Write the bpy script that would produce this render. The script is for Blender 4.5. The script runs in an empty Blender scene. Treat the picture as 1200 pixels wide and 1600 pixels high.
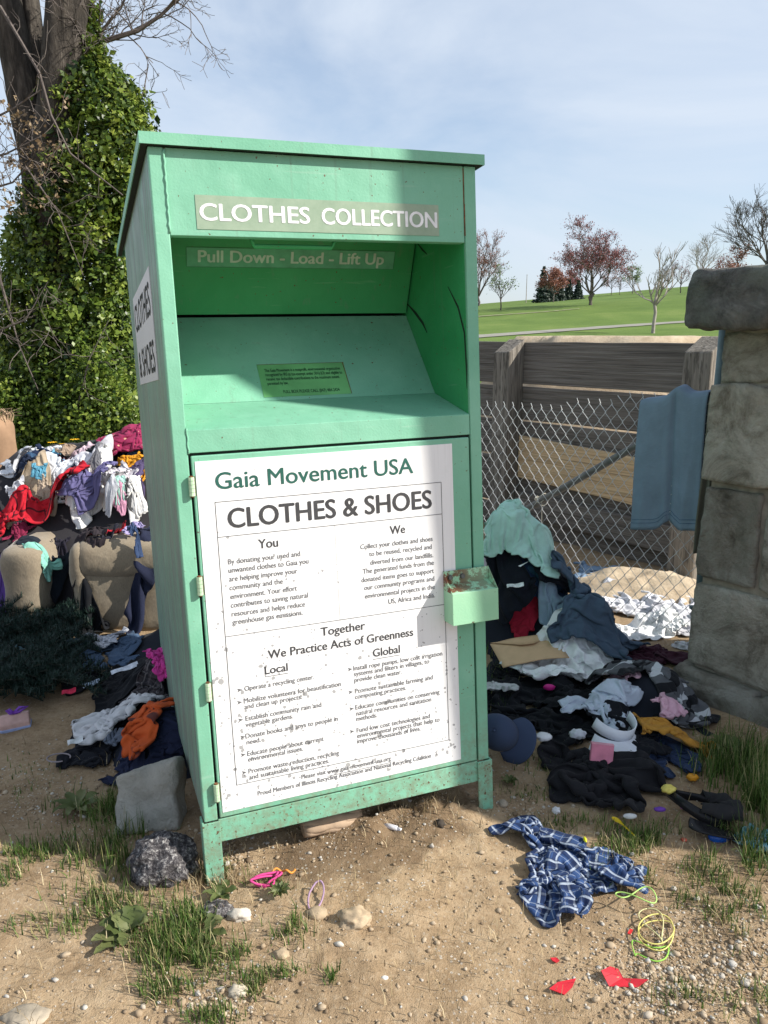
import bpy, math, random
import numpy as np
from mathutils import Vector, Matrix, noise as mnoise

# ------------------------------------------------------------------ camera, sky, sun
scene = bpy.context.scene
COL = scene.collection
R = math.radians
PITCH, CAM_Z, F_PX = R(12.5), 1.56, 1225.0
cam_data = bpy.data.cameras.new("camera")
cam = bpy.data.objects.new("camera", cam_data)
COL.objects.link(cam)
cam.location = (0, 0, CAM_Z)
cam.rotation_euler = (R(90) - PITCH, 0, 0)
cam_data.sensor_width = 36.0
cam_data.lens = 36.0 * F_PX / 1600.0
cam_data.clip_start = 0.05
cam_data.clip_end = 2000
scene.camera = cam

SUN_EL, SUN_AZ = R(35.5), R(102)          # azimuth clockwise from the view direction (+Y)
SUN_DIR = Vector((math.sin(SUN_AZ)*math.cos(SUN_EL), math.cos(SUN_AZ)*math.cos(SUN_EL), math.sin(SUN_EL)))
sun_data = bpy.data.lights.new("sun", 'SUN')
sun_data.energy = 4.7
sun_data.angle = R(0.5)
sun_data.color = (1.0, 0.95, 0.86)
sun = bpy.data.objects.new("sun", sun_data)
COL.objects.link(sun)
sun.rotation_euler = SUN_DIR.to_track_quat('Z', 'Y').to_euler()
sun.location = (20, -4, 14)

world = bpy.data.worlds.new("World")
scene.world = world
world.use_nodes = True
wt = world.node_tree
wt.nodes.clear()
w_out = wt.nodes.new('ShaderNodeOutputWorld')
w_bg = wt.nodes.new('ShaderNodeBackground')
w_bg.inputs['Strength'].default_value = 0.118
w_sky = wt.nodes.new('ShaderNodeTexSky')
w_sky.sky_type = 'NISHITA'
w_sky.sun_disc = False
w_sky.sun_elevation = SUN_EL
w_sky.sun_rotation = SUN_AZ
w_sky.air_density = 1.0
w_sky.dust_density = 1.2
w_sky.ozone_density = 1.5
w_tc = wt.nodes.new('ShaderNodeTexCoord')
w_map = wt.nodes.new('ShaderNodeMapping')
w_map.inputs['Scale'].default_value = (1.0, 1.0, 2.6)
w_map.inputs['Location'].default_value = (0.35, 0.2, 0.1)
w_n = wt.nodes.new('ShaderNodeTexNoise')
w_n.inputs['Scale'].default_value = 2.3
w_n.inputs['Detail'].default_value = 7
w_n.inputs['Roughness'].default_value = 0.55
w_n.inputs['Distortion'].default_value = 0.5
w_r = wt.nodes.new('ShaderNodeValToRGB')
w_r.color_ramp.elements[0].position = 0.36
w_r.color_ramp.elements[0].color = (0.34, 0.34, 0.34, 1)
w_r.color_ramp.elements[1].position = 0.66
w_r.color_ramp.elements[1].color = (0.95, 0.95, 0.95, 1)
w_mix = wt.nodes.new('ShaderNodeMix')
w_mix.data_type = 'RGBA'
w_mix.inputs[7].default_value = (4.2, 4.7, 5.4, 1)   # thin cloud and haze veil
wt.links.new(w_tc.outputs['Generated'], w_map.inputs['Vector'])
wt.links.new(w_map.outputs['Vector'], w_n.inputs['Vector'])
wt.links.new(w_n.outputs['Fac'], w_r.inputs['Fac'])
wt.links.new(w_r.outputs['Color'], w_mix.inputs[0])
wt.links.new(w_sky.outputs['Color'], w_mix.inputs[6])
wt.links.new(w_mix.outputs[2], w_bg.inputs['Color'])
wt.links.new(w_bg.outputs['Background'], w_out.inputs['Surface'])

scene.view_settings.view_transform = 'Standard'
scene.view_settings.look = 'None'
scene.view_settings.exposure = 0.6
scene.view_settings.gamma = 1.0
scene.render.engine = 'CYCLES'
scene.cycles.max_bounces = 8

# ------------------------------------------------------------------ small helpers
rng = np.random.default_rng(7)
random.seed(7)

def sm(x):
    x = np.clip(x, 0, 1)
    return x*x*(3-2*x)

_P = np.random.default_rng(99).random((256, 256)).astype(np.float64)
def vnoise(x, y, seed=0):
    x = np.asarray(x, float) + seed*17.31
    y = np.asarray(y, float) + seed*9.77
    xi, yi = np.floor(x).astype(int), np.floor(y).astype(int)
    fx, fy = x-xi, y-yi
    fx, fy = fx*fx*(3-2*fx), fy*fy*(3-2*fy)
    a = _P[xi % 256, yi % 256]; b = _P[(xi+1) % 256, yi % 256]
    c = _P[xi % 256, (yi+1) % 256]; d = _P[(xi+1) % 256, (yi+1) % 256]
    return (a*(1-fx)+b*fx)*(1-fy)+(c*(1-fx)+d*fx)*fy - 0.5

def fbm(x, y, oct=4, seed=0, gain=0.5):
    s, amp, f = 0.0, 1.0, 1.0
    for i in range(oct):
        s = s + amp*vnoise(np.asarray(x)*f, np.asarray(y)*f, seed+i*3)
        amp *= gain; f *= 2.03
    return s

class MB:
    """collects verts and faces of one mesh"""
    def __init__(self):
        self.v, self.f, self.smooth = [], [], False
    def add(self, verts, faces):
        n = len(self.v)
        self.v += [tuple(map(float, p)) for p in verts]
        self.f += [tuple(int(i)+n for i in f) for f in faces]
    def box(self, x0, x1, y0, y1, z0, z1, M=None):
        vs = [Vector((x, y, z)) for z in (z0, z1) for y in (y0, y1) for x in (x0, x1)]
        if M: vs = [M @ p for p in vs]
        self.add(vs, [(0,2,3,1),(4,5,7,6),(0,1,5,4),(2,6,7,3),(0,4,6,2),(1,3,7,5)])
    def prism(self, prof, x0, x1):
        """profile of (y,z) points extruded along x"""
        n = len(prof)
        vs = [(x0, y, z) for y, z in prof] + [(x1, y, z) for y, z in prof]
        fs = [tuple(range(n)), tuple(range(2*n-1, n-1, -1))]
        fs += [(i, i+n, (i+1) % n + n, (i+1) % n) for i in range(n)]
        self.add(vs, fs)
    def tube(self, pts, rad, seg=6, cap=True):
        pts = [Vector(p) for p in pts]
        if not hasattr(rad, '__len__'): rad = [rad]*len(pts)
        rings, up = [], None
        for i, p in enumerate(pts):
            t = (pts[min(i+1, len(pts)-1)] - pts[max(i-1, 0)])
            t = t.normalized() if t.length > 1e-9 else Vector((0,0,1))
            if up is None:
                up = t.orthogonal().normalized()
            else:
                up = up - t*up.dot(t)
                up = up.normalized() if up.length > 1e-6 else t.orthogonal().normalized()
            b = t.cross(up)
            rings.append([p + (up*math.cos(a)+b*math.sin(a))*rad[i] for a in [2*math.pi*k/seg for k in range(seg)]])
        vs = [q for r in rings for q in r]
        fs = []
        for i in range(len(pts)-1):
            for k in range(seg):
                a, b2 = i*seg+k, i*seg+(k+1) % seg
                fs.append((a, b2, b2+seg, a+seg))
        if cap:
            fs.append(tuple(range(seg-1, -1, -1)))
            m = (len(pts)-1)*seg
            fs.append(tuple(range(m, m+seg)))
        self.add(vs, fs)

def mesh_np(name, V, F, mat, smooth=False, uv=None, parent=None, col=None):
    """V (n,3), F (m,k) numpy -> linked object"""
    me = bpy.data.meshes.new(name)
    V = np.asarray(V, np.float32); F = np.asarray(F, np.int32)
    k = F.shape[1]
    me.vertices.add(len(V)); me.vertices.foreach_set('co', V.ravel())
    me.loops.add(F.size); me.loops.foreach_set('vertex_index', F.ravel())
    me.polygons.add(len(F))
    me.polygons.foreach_set('loop_start', np.arange(0, F.size, k, dtype=np.int32))
    me.polygons.foreach_set('loop_total', np.full(len(F), k, np.int32))
    if smooth: me.polygons.foreach_set('use_smooth', np.ones(len(F), bool))
    me.update(calc_edges=True)
    if uv is not None:
        l = me.uv_layers.new(name='uv')
        l.data.foreach_set('uv', np.asarray(uv, np.float32)[F.ravel()].ravel())
    if col is not None:
        a = me.attributes.new('tone', 'FLOAT', 'POINT')
        a.data.foreach_set('value', np.asarray(col, np.float32))
    me.materials.append(mat)
    o = bpy.data.objects.new(name, me)
    COL.objects.link(o)
    if parent: o.parent = parent
    return o

def obj(name, mb, mat, parent=None, smooth=False, bevel=0.0):
    me = bpy.data.meshes.new(name)
    me.from_pydata(mb.v, [], mb.f)
    me.update()
    if smooth: me.polygons.foreach_set('use_smooth', np.ones(len(me.polygons), bool))
    me.materials.append(mat)
    o = bpy.data.objects.new(name, me)
    COL.objects.link(o)
    if parent: o.parent = parent
    if bevel:
        m = o.modifiers.new('bevel', 'BEVEL'); m.width = bevel; m.segments = 2; m.limit_method = 'ANGLE'
    return o

def tag(o, label, cat, group=None, kind=None):
    if label: o['label'] = label
    if cat: o['category'] = cat
    if group: o['group'] = group
    if kind: o['kind'] = kind
    return o

def thing(name, label, cat, loc=(0,0,0), rot=None, group=None):
    o = bpy.data.objects.new(name, None)
    COL.objects.link(o)
    o.location = loc
    if rot is not None: o.rotation_euler = rot
    return tag(o, label, cat, group)

# ------------------------------------------------------------------ materials
class NT:
    def __init__(self, name):
        self.m = bpy.data.materials.new(name); self.m.use_nodes = True
        self.t = self.m.node_tree; self.b = self.t.nodes['Principled BSDF']
        self.b.inputs['Specular IOR Level'].default_value = 0.3
    def n(self, ty, **kw):
        nd = self.t.nodes.new('ShaderNode'+ty)
        for k, v in kw.items():
            if k in nd.inputs: nd.inputs[k].default_value = v
            else: setattr(nd, k, v)
        return nd
    def l(self, a, b): self.t.links.new(a, b)
    def coord(self, which='Object', scale=(1,1,1), rot=(0,0,0)):
        tc = self.n('TexCoord'); mp = self.n('Mapping')
        mp.inputs['Scale'].default_value = scale
        mp.inputs['Rotation'].default_value = rot
        self.l(tc.outputs[which], mp.inputs['Vector'])
        return mp.outputs['Vector']
    def noise(self, vec, scale, detail=4, rough=0.55, dist=0.0):
        nd = self.n('TexNoise')
        nd.inputs['Scale'].default_value = scale; nd.inputs['Detail'].default_value = detail
        nd.inputs['Roughness'].default_value = rough; nd.inputs['Distortion'].default_value = dist
        if vec is not None: self.l(vec, nd.inputs['Vector'])
        return nd.outputs['Fac']
    def ramp(self, fac, *stops):
        r = self.n('ValToRGB'); e = r.color_ramp.elements
        while len(e) < len(stops): e.new(0.5)
        for i, (p, c) in enumerate(stops):
            e[i].position = p
            e[i].color = (*c, 1) if hasattr(c, '__len__') else (c, c, c, 1)
        self.l(fac, r.inputs['Fac'])
        return r.outputs['Color']
    def mix(self, fac, a, b, mode='MIX'):
        m = self.n('Mix', data_type='RGBA', blend_type=mode)
        for s, v in ((0, fac), (6, a), (7, b)):
            if hasattr(v, 'is_linked'): self.l(v, m.inputs[s])
            elif hasattr(v, '__len__'): m.inputs[s].default_value = (*v, 1)
            else: m.inputs[s].default_value = v
        return m.outputs[2]
    def math(self, op, a, b=None, c=None):
        m = self.n('Math', operation=op)
        for i, v in enumerate((a, b, c)):
            if v is None: continue
            if hasattr(v, 'is_linked'): self.l(v, m.inputs[i])
            else: m.inputs[i].default_value = v
        return m.outputs[0]
    def color(self, s):
        if hasattr(s, 'is_linked'): self.l(s, self.b.inputs['Base Color'])
        else: self.b.inputs['Base Color'].default_value = (*s, 1)
    def bump(self, h, strength=0.3, dist=0.01):
        b = self.n('Bump'); b.inputs['Strength'].default_value = strength; b.inputs['Distance'].default_value = dist
        self.l(h, b.inputs['Height']); self.l(b.outputs['Normal'], self.b.inputs['Normal'])
    def rough(self, r):
        if hasattr(r, 'is_linked'): self.l(r, self.b.inputs['Roughness'])
        else: self.b.inputs['Roughness'].default_value = r

def plain(name, c, rough=0.6, spec=0.3, metal=0.0, var=0.15, scale=30, bump=0.0):
    m = NT(name); v = m.coord()
    f = m.noise(v, scale, 4)
    lo = tuple(x*(1-var) for x in c); hi = tuple(min(1, x*(1+var)) for x in c)
    m.color(m.ramp(f, (0.3, lo), (0.7, hi)))
    m.rough(rough); m.b.inputs['Specular IOR Level'].default_value = spec
    m.b.inputs['Metallic'].default_value = metal
    if bump: m.bump(m.noise(v, scale*3, 3), bump, 0.004)
    return m.m

_cloth = {}
def cloth(c, pattern=None, c2=None, c3=None, rough=0.9, sheen=0.03):
    key = (tuple(c), pattern, str(c2), str(c3))
    if key in _cloth: return _cloth[key]
    m = NT('fabric'); v = m.coord('UV')
    f = m.noise(v, 9, 5)
    lo = tuple(x*0.82 for x in c); hi = tuple(min(0.9, x*1.14) for x in c)
    base = m.ramp(f, (0.3, lo), (0.7, hi))
    def lines(axis, per, width, off=0.0):
        sp = m.n('SeparateXYZ'); m.l(v, sp.inputs[0])
        x = m.math('ADD', m.math('MULTIPLY', sp.outputs[axis], 1.0/per), off)
        fr = m.math('FRACT', x)
        return m.math('LESS_THAN', fr, width)
    if pattern == 'plaid':          # dark bands, pale lines both ways
        for ax in (0, 1):
            base = m.mix(m.math('MULTIPLY', lines(ax, 0.062, 0.42), 0.7), base, c2)
            base = m.mix(m.math('MULTIPLY', lines(ax, 0.062, 0.085, 0.75), 0.5), base, c3)
            base = m.mix(m.math('MULTIPLY', lines(ax, 0.031, 0.10, 0.35), 0.26), base, c3)
    elif pattern == 'grid':         # thin dark window-pane lines
        for ax in (0, 1):
            base = m.mix(m.math('MULTIPLY', lines(ax, 0.13, 0.075), 0.85), base, c2)
    elif pattern == 'check':
        for ax in (0, 1):
            base = m.mix(m.math('MULTIPLY', lines(ax, 0.03, 0.4), 0.45), base, c2)
    elif pattern == 'stripe':
        base = m.mix(lines(1, 0.19, 0.26), base, c2)
        base = m.mix(lines(1, 0.19, 0.2, 0.5), base, c3)
    elif pattern == 'dots':
        vo = m.n('TexVoronoi'); vo.inputs['Scale'].default_value = 16; m.l(v, vo.inputs['Vector'])
        base = m.mix(m.math('LESS_THAN', vo.outputs['Distance'], 0.2), base, c2)
    elif pattern == 'denim':
        w = m.noise(m.coord('UV', (6, 90, 1)), 6, 3)
        base = m.mix(m.math('MULTIPLY', w, 0.5), base, c2)
    elif pattern == 'print':        # a loose printed emblem patch and blotches
        base = m.mix(m.ramp(m.noise(v, 7, 2), (0.55, 0.0), (0.6, 1.0)), base, c2)
    elif pattern == 'knit':
        w = m.n('TexWave'); w.inputs['Scale'].default_value = 60; w.inputs['Distortion'].default_value = 1; m.l(v, w.inputs['Vector'])
        base = m.mix(m.math('MULTIPLY', w.outputs['Fac'], 0.6), base, c2)
    at = m.n('Attribute', attribute_name='tone')          # stitched hems along the garment's own edges
    base = m.mix(m.ramp(at.outputs['Fac'], (0.50, 0.0), (0.56, 0.38)), base, tuple(x*0.35 for x in c))
    m.color(base); m.rough(rough)
    m.b.inputs['Sheen Weight'].default_value = sheen
    m.b.inputs['Specular IOR Level'].default_value = 0.2
    h = m.math('ADD', m.math('MULTIPLY', m.ramp(at.outputs['Fac'], (0.5, 0.0), (0.56, 1.0)), 0.5), 0.0)
    h = m.math('ADD', h, m.noise(v, 28, 4, 0.6, 0.6)); h = m.math('ADD', h, m.math('MULTIPLY', m.noise(v, 350, 2), 0.25))
    m.bump(h, 0.35, 0.012)
    _cloth[key] = m.m
    return m.m

# ------------------------------------------------------------------ terrain shape and picking points on it
def terrain(x, y):
    """large-scale ground height (m): flat yard, a grassy hill rising to the right behind the wall"""
    x = np.asarray(x, float); y = np.asarray(y, float)
    a = x/np.maximum(y, 5.0)
    w = sm((x+3.0)/5.0)
    step = 1.45*sm((y-9.5)/9.0)
    k = 0.050 + 0.105*np.clip(a, -0.1, 0.5)
    k = k + 0.01*np.sin(y*0.05)
    run = np.clip(y-24, 0, 84)
    hill = k*run*sm((y-24)/30.0)
    drop = np.clip(y-112, 0, 300)*0.03
    return w*(step+hill-drop) - (1-w)*np.clip(y-60, 0, 400)*0.0
def micro(x, y):
    """clods, footprints and the dug-out soil round the bin"""
    x = np.asarray(x, float); y = np.asarray(y, float)
    near = sm((9-y)/4.0)
    h = 0.030*fbm(x*1.3, y*1.3, 3, 1) + 0.012*fbm(x*7, y*7, 4, 5)
    clod = np.clip(fbm(x*3.1, y*3.1, 3, 11)+0.25, 0, 1)
    h += 0.016*clod*np.abs(fbm(x*30, y*30, 3, 21))
    # soil heaped below the bin's front rail
    h += 0.055*np.exp(-(((x-0.06)/0.30)**2+((y-2.34)/0.13)**2))*(1+1.2*fbm(x*14, y*14, 3, 31))
    h -= 0.02*np.exp(-(((x+0.35)/0.2)**2+((y-2.12)/0.12)**2))
    return h*near
def gz(x, y): return float(terrain(x, y) + micro(x, y))

CP, SP = math.cos(PITCH), math.sin(PITCH)
def ray_dir(px, py):
    a, b = (px-600)/F_PX, (py-800)/F_PX
    return Vector((a, CP - b*SP, -SP - b*CP))
def at_depth(px, py, Y):
    d = ray_dir(px, py); t = Y/d.y
    return Vector((d.x*t, Y, CAM_Z + d.z*t))
def at_ground(px, py, z=0.0):
    d = ray_dir(px, py); t = (z-CAM_Z)/d.z
    return Vector((d.x*t, d.y*t, z))
def on_terrain(px, py):
    d = ray_dir(px, py)
    t = 1.5
    while t < 400:
        p = d*t
        if CAM_Z + p.z < float(terrain(p.x, p.y)):
            return Vector((p.x, p.y, float(terrain(p.x, p.y))))
        t *= 1.004
    p = d*110
    return Vector((p.x, p.y, float(terrain(p.x, p.y))))
# ------------------------------------------------------------------ ground, hill, paths
def axis(lo, hi, step, far_lo, far_hi, g=1.13):
    a = list(np.arange(lo, hi, step))
    s, p = step, hi
    while p < far_hi:
        a.append(p); s *= g; p += s
    s, p = step*g, lo-step*g
    while p > far_lo:
        a.insert(0, p); s *= g; p -= s
    return np.array(a)
gx = axis(-2.1, 1.9, 0.0125, -500, 500, 1.09)
gy = axis(1.25, 3.6, 0.0125, -60, 500, 1.035)
GX, GY = np.meshgrid(gx, gy, indexing='ij')
GZ = terrain(GX, GY) + micro(GX, GY)
nx, ny = GX.shape
idx = np.arange(nx*ny).reshape(nx, ny)
Fq = np.stack([idx[:-1,:-1], idx[1:,:-1], idx[1:,1:], idx[:-1,1:]], -1).reshape(-1, 4)

m = NT('soil_and_turf')
g = m.n('NewGeometry'); pos = g.outputs['Position']
sp = m.n('SeparateXYZ'); m.l(pos, sp.inputs[0])
n1 = m.noise(pos, 1.1, 5); n2 = m.noise(pos, 9, 6, 0.65); n3 = m.noise(pos, 70, 5, 0.7); n4 = m.noise(pos, 260, 3)
soil = m.ramp(n2, (0.28, (0.23,0.158,0.092)), (0.5, (0.36,0.257,0.156)), (0.72, (0.47,0.355,0.23)))
damp = m.ramp(n1, (0.42, 0.0), (0.62, 1.0))
soil = m.mix(m.math('MULTIPLY', damp, 0.5), soil, (0.19,0.128,0.076))
soil = m.mix(m.ramp(n3, (0.52, 0.0), (0.68, 0.5)), soil, (0.42,0.34,0.24))
soil = m.mix(m.ramp(n3, (0.34, 0.6), (0.44, 0.0)), soil, (0.15,0.105,0.065))
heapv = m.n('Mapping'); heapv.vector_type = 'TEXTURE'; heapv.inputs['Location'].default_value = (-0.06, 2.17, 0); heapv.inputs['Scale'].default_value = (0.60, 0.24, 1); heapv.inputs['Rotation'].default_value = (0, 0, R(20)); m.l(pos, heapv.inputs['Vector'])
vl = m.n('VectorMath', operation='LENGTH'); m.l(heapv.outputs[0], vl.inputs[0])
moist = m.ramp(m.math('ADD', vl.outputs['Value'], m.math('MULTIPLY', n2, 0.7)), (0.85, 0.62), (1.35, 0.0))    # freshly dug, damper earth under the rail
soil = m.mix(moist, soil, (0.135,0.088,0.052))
vo = m.n('TexVoronoi'); vo.inputs['Scale'].default_value = 62; m.l(pos, vo.inputs['Vector'])
peb = m.math('LESS_THAN', vo.outputs['Distance'], 0.22)
peb = m.math('MULTIPLY', peb, m.ramp(m.noise(pos, 3.3, 3), (0.45, 0.0), (0.62, 0.8)))
soil = m.mix(peb, soil, m.ramp(m.noise(pos, 55, 1), (0.35, (0.30,0.26,0.21)), (0.65, (0.58,0.53,0.46))))
turf = m.ramp(m.noise(pos, 0.35, 6, 0.65), (0.3, (0.078,0.13,0.030)), (0.55, (0.118,0.178,0.042)), (0.75, (0.185,0.225,0.068)))
turf = m.mix(m.math('MULTIPLY', m.noise(m.coord('Object', (0.05, 1.2, 1)), 3, 4), 0.3), turf, (0.17,0.25,0.05))
turf = m.mix(m.ramp(m.noise(pos, 25, 3), (0.45, 0.0), (0.7, 0.5)), turf, (0.055,0.10,0.02))
far = m.math('ADD', sp.outputs[1], m.math('MULTIPLY', m.noise(pos, 0.9, 4), 3.0))
tmask = m.ramp(m.math('DIVIDE', far, 20.0), (0.40, 0.0), (0.47, 1.0))
m.color(m.mix(tmask, soil, turf)); m.rough(0.95)
m.b.inputs['Specular IOR Level'].default_value = 0.15
m.bump(m.math('ADD', m.math('MULTIPLY', n3, 1.0), m.math('ADD', m.math('MULTIPLY', n4, 0.5), m.math('MULTIPLY', peb, 0.35))), 0.6, 0.011)
ground = mesh_np('ground', np.stack([GX, GY, GZ], -1).reshape(-1, 3), Fq, m.m, smooth=True)
tag(ground, 'bare tan soil yard running back into a mown grass hill', 'ground', kind='structure')

def strip(name, lower, upper, mat, label, lift=0.03, n=40):
    """paved strip laid on the terrain between two picked edges"""
    V, F = [], []
    for i in range(n+1):
        for edge in (lower, upper):
            t = i/n*(len(edge)-1); k = min(int(t), len(edge)-2); f = t-k
            p = [edge[k][j]*(1-f)+edge[k+1][j]*f for j in (0, 1)]
            q = on_terrain(*p)
            V.append((q.x, q.y, q.z+lift))
    for i in range(n): F.append((2*i, 2*i+1, 2*i+3, 2*i+2))
    o = mesh_np(name, V, F, mat)
    tag(o, label, 'path', kind='structure')
    return o
path_mat = plain('worn_asphalt', (0.25,0.24,0.205), 0.9, var=0.1, scale=1.5)
strip('path', [(640,531.5),(750,528.5),(870,519.5),(980,511.5),(1130,501)], [(640,526.5),(750,524),(870,515.5),(980,508),(1130,498)], path_mat, 'pale footpath crossing the foot of the grass hill')
strip('path', [(640,499),(750,495.5),(860,487.6),(905,483.4)], [(640,498),(750,494.6),(860,486.9),(905,482.8)], plain('dry_path',(0.27,0.255,0.155),0.9), 'thin upper footpath higher on the grass hill')

# sand heap stored behind the plank wall, showing just above its top board
def heap(name, cx, cy, rx, ry, h, base, mat, label, seed=3, n=70, cat='sand', rough=0.03, flat=None):
    xs = np.linspace(-1, 1, n); X, Y = np.meshgrid(xs, xs, indexing='ij')
    r = np.sqrt(X**2+Y**2)
    prof = sm(1.15-r*1.12)
    Z = h*prof*(1+0.5*fbm(X*2.2, Y*2.2, 3, seed)) + rough*fbm(X*9, Y*9, 4, seed+4)*prof
    if flat is not None: Z = np.minimum(Z, flat + 0.012*fbm(X*6, Y*6, 4, seed+9))
    V = np.stack([cx+X*rx, cy+Y*ry, base+Z-0.04], -1).reshape(-1, 3)
    i = np.arange(n*n).reshape(n, n)
    F = np.stack([i[:-1,:-1], i[1:,:-1], i[1:,1:], i[:-1,1:]], -1).reshape(-1, 4)
    o = mesh_np(name, V, F, mat, smooth=True)
    tag(o, label, cat, kind='structure')
    return o
ms = NT('sand'); v = ms.coord()
ms.color(ms.ramp(ms.noise(v, 6, 6, 0.7), (0.3, (0.36,0.275,0.185)), (0.7, (0.58,0.48,0.35)))); ms.rough(0.95)
ms.bump(ms.noise(v, 60, 5, 0.7), 0.6, 0.02)
SAND = ms.m
heap('sand_heap', 2.6, 8.4, 2.6, 1.5, 2.1, 0.0, SAND, 'store of tan sand heaped behind the plank wall', 3, flat=1.62)
heap('sand_spill', 1.62, 4.75, 0.75, 0.55, 0.13, 0.0, SAND, 'pale sand spilled in front of the plank wall', 8, cat='sand')

# ------------------------------------------------------------------ the donation bin
BIN = thing('donation_bin', 'tall pale green steel clothes collection bin leaning slightly back on the soil', 'donation bin')
Mb = Matrix(((0.93489,-0.3524,-0.04231,-0.5145),(0.35447,0.93308,0.06092,2.0195),(0.01801,-0.07195,0.99725,CAM_Z-1.5544),(0,0,0,1)))
BIN.matrix_world = Mb
W = 0.93

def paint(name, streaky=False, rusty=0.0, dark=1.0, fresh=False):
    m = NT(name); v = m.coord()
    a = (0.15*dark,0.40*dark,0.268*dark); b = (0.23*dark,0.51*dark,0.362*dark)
    if fresh: a, b = (0.03,0.28,0.095), (0.065,0.37,0.15)      # chute shade and bounced green light put into the colour
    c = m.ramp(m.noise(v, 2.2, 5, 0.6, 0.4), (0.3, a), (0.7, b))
    if not fresh: c = m.mix(m.ramp(m.noise(v, 11, 4), (0.55, 0.0), (0.75, 0.4)), c, (0.27,0.54,0.40))
    if streaky:                                   # grime running down the weathered side
        st = m.noise(m.coord('Object', (1, 9, 0.55)), 3.2, 6, 0.65, 0.3)
        c = m.mix(m.ramp(st, (0.34, 0.25), (0.60, 0.95)), c, (0.17,0.20,0.19))
        st2 = m.noise(m.coord('Object', (1, 40, 1.2)), 2.0, 4, 0.6)
        c = m.mix(m.ramp(st2, (0.56, 0.0), (0.68, 0.6)), c, (0.30,0.36,0.33))
        sp_ = m.noise(m.coord('Object', (1, 60, 22)), 1.4, 3, 0.7)
        c = m.mix(m.ramp(sp_, (0.62, 0.0), (0.67, 0.75)), c, (0.055,0.06,0.06))
    # soil splashed up from the yard, and long scuffs
    zs = m.n('SeparateXYZ'); m.l(v, zs.inputs[0])
    low = m.ramp(zs.outputs[2], (0.0, 1.0), (0.42, 0.0))
    c = m.mix(m.math('MULTIPLY', low, m.ramp(m.noise(v, 30, 6, 0.75), (0.42, 0.0), (0.62, 0.85))), c, (0.21,0.165,0.105))
    sc_ = m.noise(m.coord('Object', (2.5, 2.5, 40), (0.5, 0.4, 0)), 1.6, 3, 0.6)
    c = m.mix(m.ramp(sc_, (0.66, 0.0), (0.70, 0.16)), c, (0.42,0.55,0.46))
    run = m.noise(m.coord('Object', (26, 26, 0.7)), 1.5, 4, 0.6)
    c = m.mix(m.ramp(run, (0.60, 0.0), (0.72, 0.35)), c, (0.16,0.23,0.17))
    # chips and rust freckles
    fr = m.noise(v, 95, 2, 0.5)
    thr = 0.715 - 0.10*rusty
    c = m.mix(m.ramp(fr, (thr, 0.0), (thr+0.025, 0.9)), c, (0.12,0.05,0.022))
    if rusty > 0.5:
        rr = m.noise(v, 24, 6, 0.7)
        c = m.mix(m.ramp(rr, (0.60, 0.0), (0.68, 0.85)), c, (0.20,0.085,0.035))
    m.color(c)
    m.rough(m.ramp(m.noise(v, 6, 4), (0.3, 0.42), (0.7, 0.62)))
    m.b.inputs['Specular IOR Level'].default_value = 0.35
    m.bump(m.math('ADD', m.noise(v, 4.0, 3), m.math('MULTIPLY', m.noise(v, 160, 3), 0.06)), 0.3, 0.035)
    return m.m
GREEN = paint('faded_green_paint'); GREEN_SIDE = paint('grimy_green_paint', True); GREEN_RUST = paint('chipped_green_paint', rusty=0.75)
GREEN_IN = paint('shaded_green_paint', fresh=True)
RUST = plain('rust', (0.15,0.065,0.03), 0.95, var=0.5, scale=60, bump=0.5)
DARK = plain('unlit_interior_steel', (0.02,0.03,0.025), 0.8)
b = MB()   # shell: two sides, back, floor
b.box(0.000, 0.006, 0.041, 1.30, 0.172, 2.034); b.box(0.006, 0.93-0.006, 1.292, 1.2985, 0.172, 2.033)
b.box(0.007, 0.93-0.007, 0.041, 1.29, 0.173, 0.180)
obj('side_shell', b, GREEN_SIDE, BIN)
b = MB(); b.box(0.93-0.006, 0.93, 0.041, 1.30, 0.172, 2.034); obj('side_shell', b, GREEN, BIN)
for x0, x1 in ((0.0, 0.0385), (0.8925, 0.93)):
    b = MB(); b.box(x0, x1, 0.0, 0.0405, 0.178, 2.0365)
    obj('corner_post', b, GREEN, BIN, bevel=0.003)
b = MB(); b.box(0.0395, 0.8905, 0.003, 0.010, 1.8206, 2.0365); b.box(0.0395, 0.8905, 0.0102, 0.034, 1.8206, 1.826)
obj('header_panel', b, GREEN, BIN, bevel=0.0015)
b = MB(); b.box(0.0395, 0.8905, 0.0005, 0.007, 1.2520, 1.3140)
obj('fascia', b, GREEN, BIN, bevel=0.0015)
b = MB(); b.prism([(0.0005,1.3145),(0.251,1.381),(0.251,1.373),(0.008,1.308)], 0.040, 0.890)
obj('shelf', b, GREEN, BIN, bevel=0.002)
b = MB(); b.prism([(0.2515,1.3815),(0.480,1.656),(0.486,1.650),(0.256,1.3735)], 0.040, 0.890)
slope = obj('chute_slope', b, GREEN, BIN)
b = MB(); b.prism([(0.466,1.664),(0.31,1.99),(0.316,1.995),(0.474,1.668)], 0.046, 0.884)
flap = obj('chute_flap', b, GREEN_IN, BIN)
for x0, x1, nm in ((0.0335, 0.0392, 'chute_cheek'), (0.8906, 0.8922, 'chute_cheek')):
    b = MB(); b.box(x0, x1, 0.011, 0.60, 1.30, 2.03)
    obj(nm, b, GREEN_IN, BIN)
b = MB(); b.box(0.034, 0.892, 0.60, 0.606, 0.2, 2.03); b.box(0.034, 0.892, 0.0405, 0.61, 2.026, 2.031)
obj('inner_lining', b, DARK, BIN)
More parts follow.
